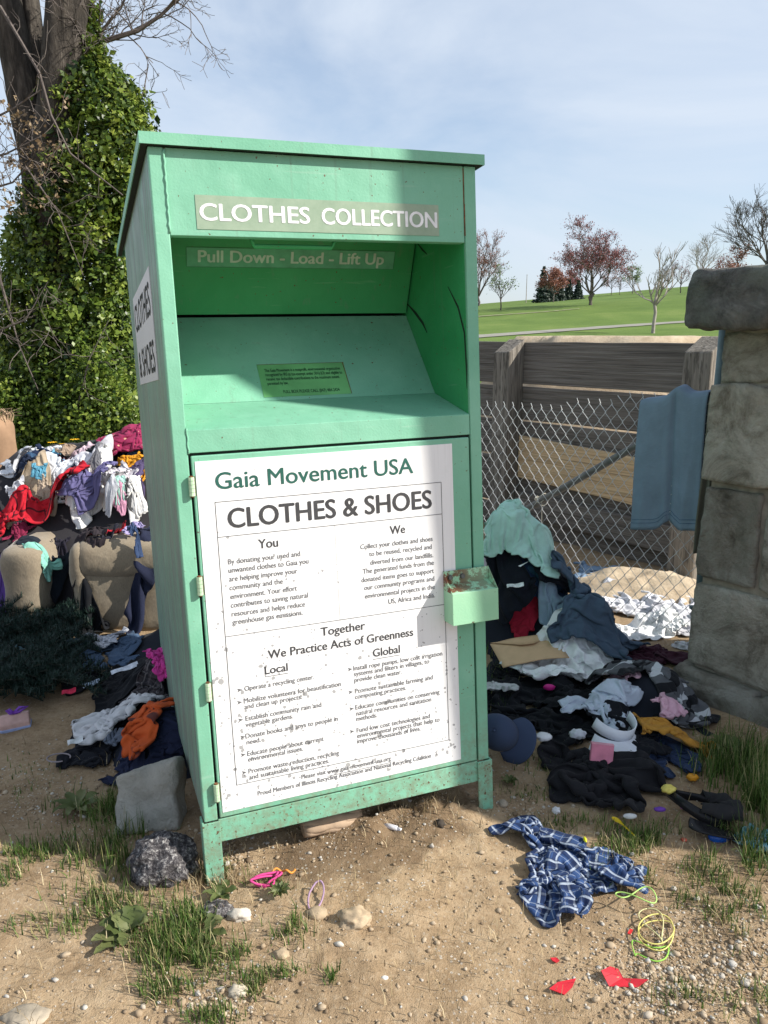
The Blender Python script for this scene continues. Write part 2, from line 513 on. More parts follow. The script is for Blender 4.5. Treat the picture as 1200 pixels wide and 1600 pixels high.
# worn slots cut in the right cheek by the turning flap
for pts, wd in (([(0.127,1.711),(0.058,1.64),(0.019,1.56),(0.012,1.463),(0.012,1.392)], 0.0045), ([(0.461,1.694),(0.389,1.654),(0.331,1.616),(0.299,1.582)], 0.006), ([(0.357,1.883),(0.316,1.855),(0.278,1.833)], 0.004)):
    b = MB(); vs, fs = [], []
    for i, (y, z) in enumerate(pts):
        q = pts[min(i+1, len(pts)-1)]; p = pts[max(i-1, 0)]
        t = Vector((q[0]-p[0], q[1]-p[1])).normalized(); w_ = wd*(0.35 if i in (0, len(pts)-1) else 1)
        vs += [(0.8898, y-t.y*w_, z+t.x*w_), (0.8898, y+t.y*w_, z-t.x*w_)]
    for i in range(len(pts)-1): fs.append((2*i, 2*i+1, 2*i+3, 2*i+2))
    b.add(vs, fs)
    obj('wear_slot', b, DARK, BIN)
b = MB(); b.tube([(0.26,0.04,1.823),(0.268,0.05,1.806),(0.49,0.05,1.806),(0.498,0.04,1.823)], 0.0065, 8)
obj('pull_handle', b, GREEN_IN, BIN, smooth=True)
# weld seams on the left post and rusty gaps on the right
b = MB()
pts = [(0.0385+0.0012*math.sin(i*2.3), -0.0008, 1.826+i*0.0102) for i in range(21)]
b.tube(pts, [0.0028+0.0012*random.random() for _ in pts], 6)
obj('weld_seam', b, GREEN, BIN, smooth=True); b = MB()
pts = [(0.040+0.0012*math.sin(i*1.3), -0.0005, 1.25+i*0.007) for i in range(11)]
b.tube(pts, [0.0022+0.001*random.random() for _ in pts], 6)
obj('weld_seam', b, GREEN, BIN, smooth=True)
b = MB(); b.box(0.8893, 0.8926, 0.0022, 0.004, 1.93, 2.03); b.box(0.8898, 0.8930, 0.0003, 0.003, 1.84, 1.93)
obj('rust_streak', b, RUST, BIN)
b = MB(); b.box(0.045, 0.885, -0.0030, 0.012, 0.1835, 1.2440)
door = obj('door', b, GREEN, BIN, bevel=0.003)
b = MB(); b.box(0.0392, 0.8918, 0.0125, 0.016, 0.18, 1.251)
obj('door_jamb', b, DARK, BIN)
b = MB(); b.box(0.0392, 0.8908, 0.0005, 0.030, 0.1066, 0.1785)
obj('bottom_rail', b, GREEN_RUST, BIN, bevel=0.002)
for sx in (0, 1):
    for y0 in (-0.0083, 1.262):
        b = MB()
        x0, x1 = ((-0.0083, 0.0434), (0.8866, 0.9383))[sx]
        b.box(x0, x1, y0, y0+0.006, -0.22 if y0 > 1 else -0.06, 0.1772)
        xs = (x0, x0+0.006) if sx == 0 else (x1-0.006, x1)
        b.box(xs[0], xs[1], y0+0.0061, y0+0.055, -0.22 if y0 > 1 else -0.06, 0.1772)
        obj('leg', b, GREEN_RUST if y0 < 0 else GREEN, BIN, bevel=0.0015)
# lid with turned-down skirts
b = MB()
lz = lambda y: 2.0659 - 0.020*(y+0.02)/1.56
b.prism([(-0.0194,2.0659),(1.54,2.046),(1.54,2.043),(-0.0194,2.0629)], -0.021, 0.951)
b.box(-0.021, 0.951, -0.0194, -0.0164, 2.0371, 2.0630); b.box(-0.021, 0.951, 1.537, 1.54, 2.017, 2.0435)
b.prism([(-0.0163,2.0371),(-0.0163,2.0629),(1.537,2.043),(1.537,2.017)], -0.021, -0.018)
b.prism([(-0.0163,2.0371),(-0.0163,2.0629),(1.537,2.043),(1.537,2.017)], 0.948, 0.951)
obj('lid', b, GREEN, BIN)
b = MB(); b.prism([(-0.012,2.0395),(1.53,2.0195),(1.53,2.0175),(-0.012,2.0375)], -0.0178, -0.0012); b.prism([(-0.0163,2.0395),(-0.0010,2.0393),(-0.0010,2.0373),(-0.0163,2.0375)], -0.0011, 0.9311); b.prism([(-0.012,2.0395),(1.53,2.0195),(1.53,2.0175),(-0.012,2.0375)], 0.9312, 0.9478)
obj('lid_underside_shade', b, DARK, BIN)  # dark underside, with the shade below the overhang put into its colour
for z in (1.162, 0.884, 0.575, 0.268):
    b = MB()
    for k in range(5):
        c = z - 0.021 + k*0.0105
        b.tube([(0.0405,-0.0085,c-0.0048),(0.0405,-0.0085,c+0.0048)], 0.0085, 10)
    b.box(0.0398, 0.0412, -0.0035, -0.0005, z-0.027, z+0.027)
    h = obj('hinge', b, plain('hinge_paint', (0.45,0.62,0.42), 0.5), door)
    b = MB(); b.box(0.0492, 0.0507, -0.0085, -0.0031, z-0.027, z+0.027); b.tube([(0.0405,-0.0085,z-0.029),(0.0405,-0.0085,z+0.029)], 0.006, 8)
    obj('rust_edge', b, RUST, door)
# padlock shroud: box with a sloped, fin-sided top
b = MB()
x0, x1 = 0.782, 0.940
b.box(x0, x1, -0.070, -0.0675, 0.674, 0.775)                         # front
b.prism([(-0.0674,0.674),(-0.0674,0.775),(-0.006,0.835),(-0.006,0.674)], x0, x0+0.0025)
b.prism([(-0.0674,0.674),(-0.0674,0.775),(-0.006,0.835),(-0.006,0.674)], x1-0.0025, x1)
b.prism([(-0.0674,0.770),(-0.012,0.792),(-0.012,0.789),(-0.0674,0.767)], x0+0.0026, x1-0.0026)
b.box(x0+0.0026, x1-0.0026, -0.012, -0.0095, 0.68, 0.834)
mr = NT('rusted_shroud_paint'); v = mr.coord()
c = mr.ramp(mr.noise(v, 3, 4), (0.3, (0.25,0.53,0.33)), (0.7, (0.38,0.64,0.43)))
sx_ = mr.n('SeparateXYZ'); mr.l(mr.coord(), sx_.inputs[0])
zt = mr.math('GREATER_THAN', sx_.outputs[2], 0.7745)
near = mr.math('MULTIPLY', zt, mr.ramp(mr.noise(v, 40, 6, 0.75), (0.42, 0.0), (0.50, 1.0)))
xl = mr.ramp(sx_.outputs[0], (0.80, 1.0), (0.94, 0.45))
yb = mr.math('GREATER_THAN', sx_.outputs[1], -0.0665)
c = mr.mix(mr.math('MULTIPLY', mr.math('MULTIPLY', near, xl), yb), c, (0.15,0.055,0.028))
c = mr.mix(mr.ramp(mr.noise(v, 60, 3), (0.70, 0.0), (0.73, 0.9)), c, (0.10,0.04,0.02))
mr.color(c); mr.rough(0.5); mr.bump(mr.noise(v, 150, 3), 0.15, 0.004)
shroud = obj('lock_shroud', b, mr.m, BIN, bevel=0.0012)
BOLT = plain('weathered_steel', (0.14,0.15,0.15), 0.5, metal=0.6)
for x in (0.803, 0.845):
    b = MB(); b.tube([(x,-0.0121,0.813),(x,-0.019,0.813)], [0.0085, 0.007], 12)
    obj('bolt', b, BOLT, shroud)

# ------------------------------------------------------------------ lettering
_font_cache = {}
def text_mesh(txt, bold):
    key = (txt, bold)
    if key not in _font_cache:
        cu = bpy.data.curves.new('t', 'FONT'); cu.body = txt; cu.size = 1.0; cu.offset = bold; cu.resolution_u = 4
        o = bpy.data.objects.new('t', cu); COL.objects.link(o)
        bpy.context.view_layer.update()
        me = o.to_mesh()
        vs = np.array([v.co[:] for v in me.vertices]); fs = [tuple(p.vertices) for p in me.polygons]
        o.to_mesh_clear(); bpy.data.objects.remove(o); bpy.data.curves.remove(cu)
        _font_cache[key] = (vs, fs)
    return _font_cache[key]
CAPH = None
def put_text(mb, txt, u0, u1, z, cap, fn, bold=0.0, shear=0.0):
    """fit a line of text between u0 and u1 on its baseline z; fn maps (u,z) to 3-D"""
    global CAPH
    if CAPH is None:
        vs, _ = text_mesh('H', 0.0); CAPH = vs[:,1].max()
    vs, fs = text_mesh(txt, 0.0)
    x0, x1 = vs[:,0].min(), vs[:,0].max()
    t = cap/CAPH; w_ = bold*t*1.6                  # heavier strokes: the outline printed again a little to each side
    s = (u1-u0-2*w_)/(x1-x0)
    for k, (du, dv) in enumerate(((0,0),) if not bold else ((0,0),(w_,0),(-w_,0),(0,w_*0.5),(0,-w_*0.5))):
        mb.add([tuple(Vector(fn(u0+w_+(x-x0)*s+du, z+y*t+dv)) + Vector((0,-0.00004*k,0))) for x, y, _z in vs], fs)

def poster_mat(name, base, speck=1.0, gradient=True):
    m = NT(name); v = m.coord()
    c = m.ramp(m.noise(v, 3, 5), (0.3, tuple(x*0.95 for x in base)), (0.7, base))
    sp = m.n('SeparateXYZ'); m.l(v, sp.inputs[0])
    # mould specks, thicker low down and on the left
    vo = m.n('TexVoronoi'); vo.inputs['Scale'].default_value = 34; m.l(v, vo.inputs['Vector'])
    vw = m.n('TexVoronoi'); vw.inputs['Scale'].default_value = 62; m.l(v, vw.inputs['Vector'])
    dens = m.ramp(m.math('ADD', m.math('MULTIPLY', sp.outputs[2], 0.6), m.math('MULTIPLY', sp.outputs[0], 0.25)), (0.3, 1.0), (0.85, 0.12)) if gradient else 0.5
    rnd = m.noise(v, 21, 3)
    wob = m.math('MULTIPLY', m.noise(v, 160, 2), 0.25)
    for vor, size in ((vo, 0.36), (vw, 0.36)):
        lim = m.math('MULTIPLY', m.math('MULTIPLY', m.ramp(rnd, (0.40, 0.0), (0.66, 1.0)), dens), size*1.25*speck)
        k = m.math('LESS_THAN', m.math('ADD', vor.outputs['Distance'], wob), m.math('ADD', lim, 0.06))
        c = m.mix(m.math('MULTIPLY', k, 0.62), c, (0.10,0.10,0.105))
    c = m.mix(m.ramp(m.noise(v, 6, 6, 0.7), (0.58, 0.0), (0.8, 0.3)), c, (0.42,0.41,0.38))
    c = m.mix(m.ramp(m.noise(m.coord('Object', (30, 1, 0.9)), 1.4, 5, 0.65), (0.52, 0.0), (0.72, 0.28)), c, (0.45,0.45,0.42))
    m.color(c); m.rough(0.45); m.b.inputs['Specular IOR Level'].default_value = 0.3
    m.bump(m.noise(v, 5, 3), 0.05, 0.02)
    return m.m
INK = plain('grey_ink', (0.055,0.055,0.058), 0.6); INK_LIGHT = plain('faded_grey_ink', (0.135,0.135,0.14), 0.6)
INK_GREEN = plain('dark_green_ink', (0.022,0.105,0.082), 0.6); INK_WHITE = plain('white_vinyl', (0.78,0.79,0.80), 0.5)
ON = lambda u, z: (u, -0.0054, z)

b = MB(); b.box(0.054, 0.826, -0.0046, -0.0031, 0.200, 1.2285)
poster = obj('poster', b, poster_mat('weathered_white_poster', (0.83,0.83,0.835)), BIN)
TEXT=[('Gaia Movement USA', 0.1047, 0.6953, 1.1486, 0.0455, 'G'),
('CLOTHES & SHOES', 0.1306, 0.7526, 1.0373, 0.0539, 'K'),
('You', 0.2115, 0.269, 0.9701, 0.0259, 'B'),
('We', 0.6115, 0.6614, 0.9689, 0.0248, 'B'),
('By donating your used and', 0.1231, 0.3317, 0.935, 0.0148, 'N'),
('unwanted clothes to Gaia you', 0.1225, 0.3552, 0.9103, 0.0149, 'N'),
('are helping improve your', 0.1225, 0.3204, 0.8854, 0.0149, 'N'),
('community and the', 0.1219, 0.2757, 0.8603, 0.0149, 'N'),
('environment. Your effort', 0.1224, 0.316, 0.8344, 0.015, 'N'),
('contributes to saving natural', 0.1218, 0.3472, 0.8092, 0.0151, 'N'),
('resources and helps reduce', 0.1224, 0.3372, 0.7835, 0.0151, 'N'),
('greenhouse gas emissions.', 0.1224, 0.3288, 0.7595, 0.0152, 'N'),
('Collect your clothes and shoes', 0.5157, 0.751, 0.9339, 0.0144, 'N'),
('to be reused, recycled and', 0.5423, 0.7472, 0.9094, 0.0145, 'N'),
('diverted from our landfills.', 0.5444, 0.7514, 0.8828, 0.0146, 'N'),
('The generated funds from the', 0.5195, 0.7526, 0.8586, 0.0146, 'N'),
('donated items goes to support', 0.5141, 0.7517, 0.8329, 0.0146, 'N'),
('our community programs and', 0.5217, 0.7523, 0.8079, 0.0147, 'N'),
('environmental projects in the', 0.5225, 0.7528, 0.7816, 0.0147, 'N'),
('US, Africa and India.', 0.5971, 0.7526, 0.7548, 0.0149, 'N'),
('Together', 0.3793, 0.5191, 0.6866, 0.025, 'B'),
('We Practice Acts of Greenness', 0.2175, 0.6752, 0.6424, 0.0251, 'B'),
('Local', 0.2051, 0.2737, 0.5974, 0.0233, 'U'),
('Global', 0.5396, 0.6289, 0.5953, 0.0245, 'U'),
('Operate a recycling center.', 0.1429, 0.3508, 0.558, 0.0143, 'N'),
('Mobilize volunteers for beautification', 0.1386, 0.4329, 0.5217, 0.0145, 'N'),
('and clean up projects.', 0.1391, 0.3113, 0.5034, 0.0144, 'N'),
('Establish community rain and', 0.1397, 0.3688, 0.4675, 0.0145, 'N'),
('vegetable gardens.', 0.1384, 0.2805, 0.4483, 0.0144, 'N'),
('Donate books and toys to people in', 0.136, 0.4175, 0.4136, 0.0146, 'N'),
('need.', 0.1377, 0.1799, 0.3946, 0.0144, 'N'),
('Educate people about current', 0.1372, 0.3698, 0.3588, 0.0147, 'N'),
('environmental issues.', 0.1384, 0.3048, 0.341, 0.0147, 'N'),
('Promote waste reduction, recycling', 0.1372, 0.4157, 0.304, 0.0148, 'N'),
('and sustainable living practices.', 0.1377, 0.3833, 0.2848, 0.0148, 'N'),
('Install rope pumps, low cost irrigation', 0.4753, 0.771, 0.5628, 0.0144, 'N'),
('systems and filters in villages, to', 0.4758, 0.726, 0.5446, 0.0144, 'N'),
('provide clean water.', 0.4761, 0.631, 0.5253, 0.0143, 'N'),
('Promote sustainable farming and', 0.4764, 0.7358, 0.4899, 0.0145, 'N'),
('composting practices.', 0.4755, 0.6445, 0.4716, 0.0144, 'N'),
('Educate communities on conserving', 0.4751, 0.7578, 0.4378, 0.0146, 'N'),
('natural resources and sanitation', 0.4763, 0.728, 0.4179, 0.0146, 'N'),
('methods.', 0.476, 0.5437, 0.4006, 0.0145, 'N'),
('Fund low cost technologies and', 0.4756, 0.7216, 0.3632, 0.0147, 'N'),
('environmental projects that help to', 0.4761, 0.7545, 0.3451, 0.0148, 'N'),
('improve thousands of lives.', 0.4751, 0.6885, 0.3279, 0.0147, 'N'),
('Please visit', 0.2942, 0.3706, 0.2512, 0.0137, 'N'),
('www.gaia-movement-usa.org', 0.3748, 0.5831, 0.2498, 0.014, 'W'),
('Proud Members of Illinois Recycling Association and National Recycling Coalition', 0.1593, 0.7205, 0.2291, 0.0139, 'N')]
BULLETS=[(0.1278, 0.5633), (0.1252, 0.5262), (0.1245, 0.4728), (0.1269, 0.4197), (0.1243, 0.3652), (0.1235, 0.31), (0.4633, 0.5687), (0.4616, 0.4963), (0.4616, 0.4428), (0.4592, 0.3699)]

bg, bk, bl = MB(), MB(), MB()
for t, u0, u1, z, cap, st in TEXT:
    if st == 'G': put_text(bg, t, u0, u1, z, cap, ON, 0.010)
    elif st == 'K': put_text(bk, t, u0, u1, z, cap, ON, 0.016)
    elif st in 'BU': put_text(bk, t, u0, u1, z, cap, ON, 0.012)
    else: put_text(bl, t, u0, u1, z, cap, ON, 0.007)
    if st in 'UW':
        (bk if st == 'U' else bl).add([ON(u0, z-0.007), ON(u1, z-0.007), ON(u1, z-0.0085), ON(u0, z-0.0085)], [(0,1,2,3)])
for u, z in BULLETS:
    bl.add([ON(u-0.006, z+0.006), ON(u+0.009, z), ON(u-0.006, z-0.006), ON(u-0.002, z)], [(0,1,3),(1,2,3)])
def rule(mb, u0, z0, u1, z1, w=0.0016):
    d = Vector((u1-u0, z1-z0)).normalized(); n = Vector((-d.y, d.x))*w/2
    mb.add([ON(u0+n.x, z0+n.y), ON(u1+n.x, z1+n.y), ON(u1-n.x, z1-n.y), ON(u0-n.x, z0-n.y)], [(0,1,2,3)])
for r_ in ((0.100,1.113,0.7855,1.113),(0.7855,1.1138,0.7855,0.2752),(0.7863,0.276,0.0992,0.276),(0.100,0.2752,0.100,1.1138),(0.1008,1.0145,0.7847,1.0145),(0.1008,0.727,0.7847,0.727)):
    rule(bk, *r_)
rule(bl, 0.440, 1.0137, 0.441, 0.7278, 0.0006)
obj('lettering', bg, INK_GREEN, poster); obj('lettering', bk, INK, poster); obj('lettering', bl, INK_LIGHT, poster)

# CLOTHES COLLECTION decal
md = NT('faded_decal'); v = md.coord()
md.color(md.ramp(md.noise(v, 14, 6, 0.7), (0.3, (0.235,0.33,0.235)), (0.7, (0.33,0.42,0.315)))); md.rough(0.5)
b = MB(); b.box(0.1095, 0.8075, 0.0015, 0.0028, 1.8375, 1.924)
sign = obj('sign_decal', b, md.m, BIN)
b = MB()
put_text(b, 'CLOTHES', 0.118, 0.418, 1.8605, 0.042, lambda u, z: (u, 0.0008, z), 0.016)
obj('lettering', b, INK_WHITE, sign); b = MB()
put_text(b, 'COLLECTION', 0.451, 0.802, 1.8605, 0.042, lambda u, z: (u, 0.0008, z), 0.016)
obj('lettering', b, INK_WHITE, sign)
# decal on the flap: Pull Down - Load - Lift Up
fy, fz = (0.31-0.466), (1.99-1.664); fl = math.hypot(fy, fz); fy, fz = fy/fl, fz/fl
def FL(u, s, off=0.0012): return (u, 0.466+fy*(s-0.01)-fz*off, 1.664+fz*(s-0.01)+fy*off)
b = MB(); b.add([FL(0.125,0.164), FL(0.815,0.164), FL(0.815,0.225), FL(0.125,0.225)], [(0,1,2,3)])
dec = obj('flap_decal', b, plain('green_decal', (0.13,0.40,0.25), 0.5), BIN)
b = MB()
for q in (((0.125,0.164),(0.815,0.1652)),((0.125,0.2238),(0.815,0.225)),((0.125,0.164),(0.1262,0.225)),((0.8138,0.164),(0.815,0.225))):
    (u0, s0), (u1, s1) = q
    b.add([FL(u0,s0,0.002), FL(u1,s0,0.002), FL(u1,s1,0.002), FL(u0,s1,0.002)], [(0,1,2,3)])
obj('decal_edge', b, plain('decal_rim', (0.05,0.20,0.10), 0.6), dec)
b = MB(); put_text(b, 'Pull Down - Load - Lift Up', 0.160, 0.778, 0.180, 0.036, lambda u, s: FL(u, s, 0.0022), 0.018)
obj('lettering', b, plain('worn_white_vinyl', (0.55,0.63,0.56), 0.6), dec)
# green notice on the lower slope
sy, sz = (0.480-0.2515), (1.656-1.3815); sl = math.hypot(sy, sz); sy, sz = sy/sl, sz/sl
def SL(u, s, off=0.0012): return (u, 0.2515+sy*s-sz*off, 1.3815+sz*s+sy*off)
b = MB(); b.add([SL(0.312,0.012), SL(0.599,0.012), SL(0.603,0.146), SL(0.313,0.146)], [(0,1,2,3)])
no = obj('notice_decal', b, plain('bright_green_decal', (0.15,0.42,0.16), 0.5, var=0.2, scale=8), BIN)
b = MB()
SLT = lambda u, s: SL(u, s, 0.002)
for t, u0, u1, s, cap in (('The Gaia Movement is a nonprofit, environmental organization', 0.333, 0.585, 0.1145, 0.0125), ('recognized by IRS as tax-exempt under 501(c)(3) and eligible to', 0.333, 0.588, 0.0965, 0.0125),
        ('receive tax deductible contributions to the maximum extent', 0.333, 0.574, 0.0785, 0.0125), ('permitted by law.', 0.333, 0.400, 0.0605, 0.0125), ('FULL BOX PLEASE CALL (847) 484-2424', 0.377, 0.562, 0.0245, 0.0125)):
    put_text(b, t, u0, u1, s, cap, SLT, 0.006)
obj('lettering', b, plain('dark_green_print', (0.02,0.07,0.035), 0.6), no)
b = MB()
for q in (((0.312,0.1448),(0.603,0.1462)),((0.5985,0.012),(0.600,0.146))):
    (u0, s0), (u1, s1) = q
    b.add([SL(u0,s0,0.0021), SL(u1,s0,0.0021), SL(u1+0.001,s1,0.0021), SL(u0,s1,0.0021)], [(0,1,2,3)])
obj('decal_edge', b, RUST, no)
# poster on the left side: CLOTHES & SHOES, read from front (right) edge
b = MB(); b.box(-0.0016, -0.0001, 0.25, 1.06, 1.457, 1.781)
sp_ = obj('side_poster', b, poster_mat('side_poster_paper', (0.62,0.62,0.66), 0.8, False), BIN)
b = MB()
SD = lambda u, z: (-0.0022, 1.06-u, z)
put_text(b, 'CLOTHES', 0.035, 0.765, 1.652, 0.092, SD, 0.02)
obj('lettering', b, INK, sp_); b = MB()
put_text(b, '& SHOES', 0.05, 0.765, 1.484, 0.092, SD, 0.02)
obj('lettering', b, INK, sp_)
# moss and grime marks, chips along the door edge
# ------------------------------------------------------------------ stone gate pillar
def stone_mat(name, a, b_, c_, speck=0.3):
    m = NT(name); v = m.coord()
    at = m.n('Attribute', attribute_name='tone')
    base = m.ramp(m.noise(v, 5, 9, 0.74, 0.5), (0.36, a), (0.50, b_), (0.66, c_))
    base = m.mix(m.ramp(m.noise(v, 14, 6, 0.7), (0.55, 0.0), (0.7, speck)), base, (0.06,0.06,0.055))
    base = m.mix(m.ramp(m.noise(v, 3.1, 5, 0.6), (0.55, 0.0), (0.72, 0.55)), base, (0.30,0.335,0.27))
    tone = m.n('Mix', data_type='RGBA', blend_type='MULTIPLY'); tone.inputs[0].default_value = 1.0
    m.l(base, tone.inputs[6]); m.l(at.outputs['Fac'], tone.inputs[7])
    m.color(tone.outputs[2]); m.rough(0.92); m.b.inputs['Specular IOR Level'].default_value = 0.15
    m.bump(m.math('ADD', m.noise(v, 16, 9, 0.75), m.math('MULTIPLY', m.noise(v, 90, 4, 0.7), 0.3)), 1.0, 0.05)
    return m.m
STONE = stone_mat('rough_sandstone', (0.20,0.175,0.14), (0.43,0.395,0.335), (0.60,0.58,0.515))
CAPSTONE = stone_mat('weathered_capstone', (0.09,0.085,0.08), (0.21,0.20,0.185), (0.38,0.36,0.335), 0.6)
MORTAR = plain('mortar', (0.25,0.225,0.185), 0.95, var=0.3, scale=20, bump=0.5)

def rough_block(x0, x1, y0, y1, z0, z1, seed, amp=0.008, rnd=0.011, res=0.034, tone=1.0):
    """irregular stone: box grid with worn corners and a knocked-about surface -> V, F"""
    V, F, key = [], [], {}
    dims = ((x0, x1), (y0, y1), (z0, z1))
    ns = [max(2, int(round((b-a)/res))) for a, b in dims]
    c = [(a+b)/2 for a, b in dims]; hw = [(b-a)/2 for a, b in dims]
    def vert(i, j, k):
        kk = (i, j, k)
        if kk in key: return key[kk]
        p = [dims[q][0]+(dims[q][1]-dims[q][0])*kk[q]/ns[q] for q in range(3)]
        d = [p[q]-c[q] for q in range(3)]
        e = [max(0.0, abs(d[q])-(hw[q]-rnd)) for q in range(3)]
        L = math.sqrt(sum(t*t for t in e))
        if L > rnd:
            f = rnd/L
            for q in range(3):
                if e[q] > 0: d[q] = math.copysign(hw[q]-rnd+e[q]*f, d[q])
        P = Vector([c[q]+d[q] for q in range(3)])
        S = Vector((seed*3.1, seed*1.7, seed*2.3))
        nz = Vector((mnoise.noise(P*5+S), mnoise.noise(P*5+S+Vector((9,0,0))), mnoise.noise(P*5+S+Vector((0,9,0)))))
        nz2 = Vector((mnoise.noise(P*17+S), mnoise.noise(P*17+S+Vector((9,0,0))), mnoise.noise(P*17+S+Vector((0,9,0)))))
        P += nz*amp*1.6 + nz2*amp*0.8
        if res < 0.03:
            w3 = mnoise.noise(P*44+S); w4 = abs(mnoise.noise(P*11+S*1.3))
            P += Vector(d).normalized()*(w3*0.0035 - max(0, 0.25-w4)*0.022)
        key[kk] = len(V); V.append(P[:]); return key[kk]
    for ax in range(3):
        u, w = (ax+1) % 3, (ax+2) % 3
        for side in (0, ns[ax]):
            for i in range(ns[u]):
                for j in range(ns[w]):
                    q = []
                    for di, dj in ((0,0),(1,0),(1,1),(0,1)):
                        t = [0,0,0]; t[ax] = side; t[u] = i+di; t[w] = j+dj
                        q.append(vert(*t))
                    F.append(tuple(q) if side else tuple(q[::-1]))
    return np.array(V), np.array(F)
class Acc:
    def __init__(self): self.V, self.F, self.T, self.n = [], [], [], 0
    def add(self, V, F, t=1.0):
        self.V.append(V); self.F.append(np.asarray(F)+self.n); self.n += len(V); self.T.append(np.full(len(V), t))
    def build(self, name, mat, parent=None, smooth=True):
        return mesh_np(name, np.concatenate(self.V), np.concatenate(self.F), mat, smooth, parent=parent, col=np.concatenate(self.T))

P0 = (1.365, 3.30)
PIL = thing('stone_pillar', 'stocky grey sandstone gate pillar with a heavy overhanging capstone', 'gate pillar', (*P0, 0), (0, 0, math.atan2(-0.8, 0.6)))
PW = 0.84
rows = [(-0.12, 0.115, -0.05, [0.34, 0.62]), (0.13, 0.52, 0.0, [0.66]), (0.54, 0.94, 0.005, [0.27, 0.55]), (0.965, 1.37, -0.012, [0.58]), (1.39, 1.585, 0.02, [0.40])]
acc = Acc(); sd = 3
core = MB(); core.box(0.024, PW-0.02, 0.024, PW-0.02, -0.12, 1.6)
for z0, z1, off, cuts in rows:
    e = [off] + cuts + [PW-off]
    for i in range(len(e)-1):                       # face towards the yard
        sd += 1; g_ = 0.010
        jit = 0.012*(random.random()-0.5)
        t = random.choice((0.75, 0.92, 1.08, 1.2, 0.85))
        if z0 == 0.54 and i == 0: t = 0.72
        if z0 == 0.965: t = 1.22
        if i == len(e)-2 and z0 in (0.54,):        # two small stones one above the other
            V, F = rough_block(e[i]+g_, e[i+1]-g_, off+jit, 0.3, z0, z0+0.19, sd); acc.add(V, F, 1.1); sd += 1
            V, F = rough_block(e[i]+g_, e[i+1]-g_, off+jit, 0.3, z0+0.215, z1, sd); acc.add(V, F, 0.9)
        else:
            V, F = rough_block(e[i]+(g_ if i else 0), e[i+1]-g_, off+jit, 0.3, z0+random.uniform(-.006,.006), z1+random.uniform(-.008,.006), sd, res=0.017); acc.add(V, F, t)
    for y0, y1 in ((0.32, 0.58), (0.60, PW)):       # the other faces
        for x0, x1 in ((off, 0.3), (PW-0.3, PW-off)):
            sd += 1; V, F = rough_block(x0, x1, y0, y1, z0, z1, sd); acc.add(V, F, random.uniform(0.75, 1.15))
shaft = acc.build('shaft', STONE, PIL)
obj('mortar_core', core, MORTAR, PIL)
acc = Acc()
V, F = rough_block(-0.005, PW+0.06, -0.06, PW+0.06, -0.35, 0.085, 91, 0.016, 0.03); acc.add(V, F, 0.72)
acc.build('footing', STONE, PIL)
acc = Acc()
V, F = rough_block(-0.06, PW+0.10, -0.15, PW+0.10, 1.60, 1.835, 77, 0.014, 0.03, 0.020); acc.add(V, F, 1.0)
cap = acc.build('capstone', CAPSTONE, PIL)
acc = Acc()
V, F = rough_block(0.12, PW-0.08, 0.06, PW-0.08, 1.83, 1.93, 55, 0.02, 0.05, 0.04); acc.add(V, F, 0.9)
acc.build('crown_stone', CAPSTONE, PIL)

# ------------------------------------------------------------------ chain-link fence
FP = Vector((1.462, 3.46, 0)); FD = Vector((-0.6, 0.8, 0)); FN = Vector((-0.8, -0.6, 0))      # along the fence; normal towards the yard
FENCE = thing('chain_link_fence', 'galvanised chain-link fence strung from the pillar towards the bin', 'fence', (FP.x, FP.y, 0))
GALV = plain('galvanised_wire', (0.62,0.63,0.63), 0.45, 0.5, 0.35, 0.15, 20)
POSTM = plain('blue_grey_post_paint', (0.13,0.18,0.20), 0.6, var=0.25, scale=15)
def f_on(px, py, off=0.0):
    """point of the fence plane seen at a picture position, in fence-local metres (s along, z up)"""
    d = ray_dir(px, py); o = Vector((0, 0, CAM_Z))
    p0 = FP + FN*off
    t = (p0-o).dot(FN)/d.dot(FN); p = o+d*t
    return (p-FP).dot(FD), p.z
b = MB()
pitch, hz = 0.070, 0.0425
top_z = lambda s: 1.30 - 0.075*s + 0.012*math.sin(s*5)
z_bot = 0.19
for i in range(int(2.4/(pitch/2))):
    pts = []
    n = int(round((top_z(i*pitch/2)-z_bot)/hz))
    for k in range(n+1):
        side = (k+i) % 2
        s = 0.03 + (i+side)*pitch/2
        z = z_bot + k*hz - 0.02*s
        o_ = FN*((0.0045 if side else -0.0045) + 0.018*vnoise(s*1.3, z*1.6, 5))
        p = FD*s + o_; pts.append((p.x, p.y, z + 0.006*vnoise(s*3, z*3, 8)))
    if (n+i) % 2 == 0:
        p = pts[-1]; q = FD*0.012; pts.append((p[0]+q.x, p[1]+q.y, p[2]+0.022))
    b.tube(pts, 0.0019, 4, cap=False)
obj('wire_mesh', b, GALV, FENCE)
b = MB(); b.tube([(0.0,0.0,-0.1),(0,0,1.62)], 0.021, 14); obj('post', b, POSTM, FENCE, smooth=True)
b = MB(); b.tube([(0,0,0.0),(0,0,0.02)], 0.026, 14)
for z in (0.33, 0.72, 1.30):
    b = MB(); b.tube([(0,0,z-0.012),(0,0,z+0.012)], 0.0245, 14)
    p = FD*0.03; b.box(p.x-0.012, p.x+0.012, p.y-0.012, p.y+0.012, z-0.008, z+0.008)
    obj('clamp', b, POSTM, FENCE, bevel=0.001)
s0, z0 = f_on(1008, 688, -0.03); s1, z1 = f_on(815, 800, -0.03)
d_ = FN*-0.034
pts = []
for t in np.linspace(-1.1, 1.25, 9):
    s = s0+(s1-s0)*t; z = z0+(z1-z0)*t
    if s < 0.02: continue
    p = FD*s + d_; pts.append((p.x, p.y, z))
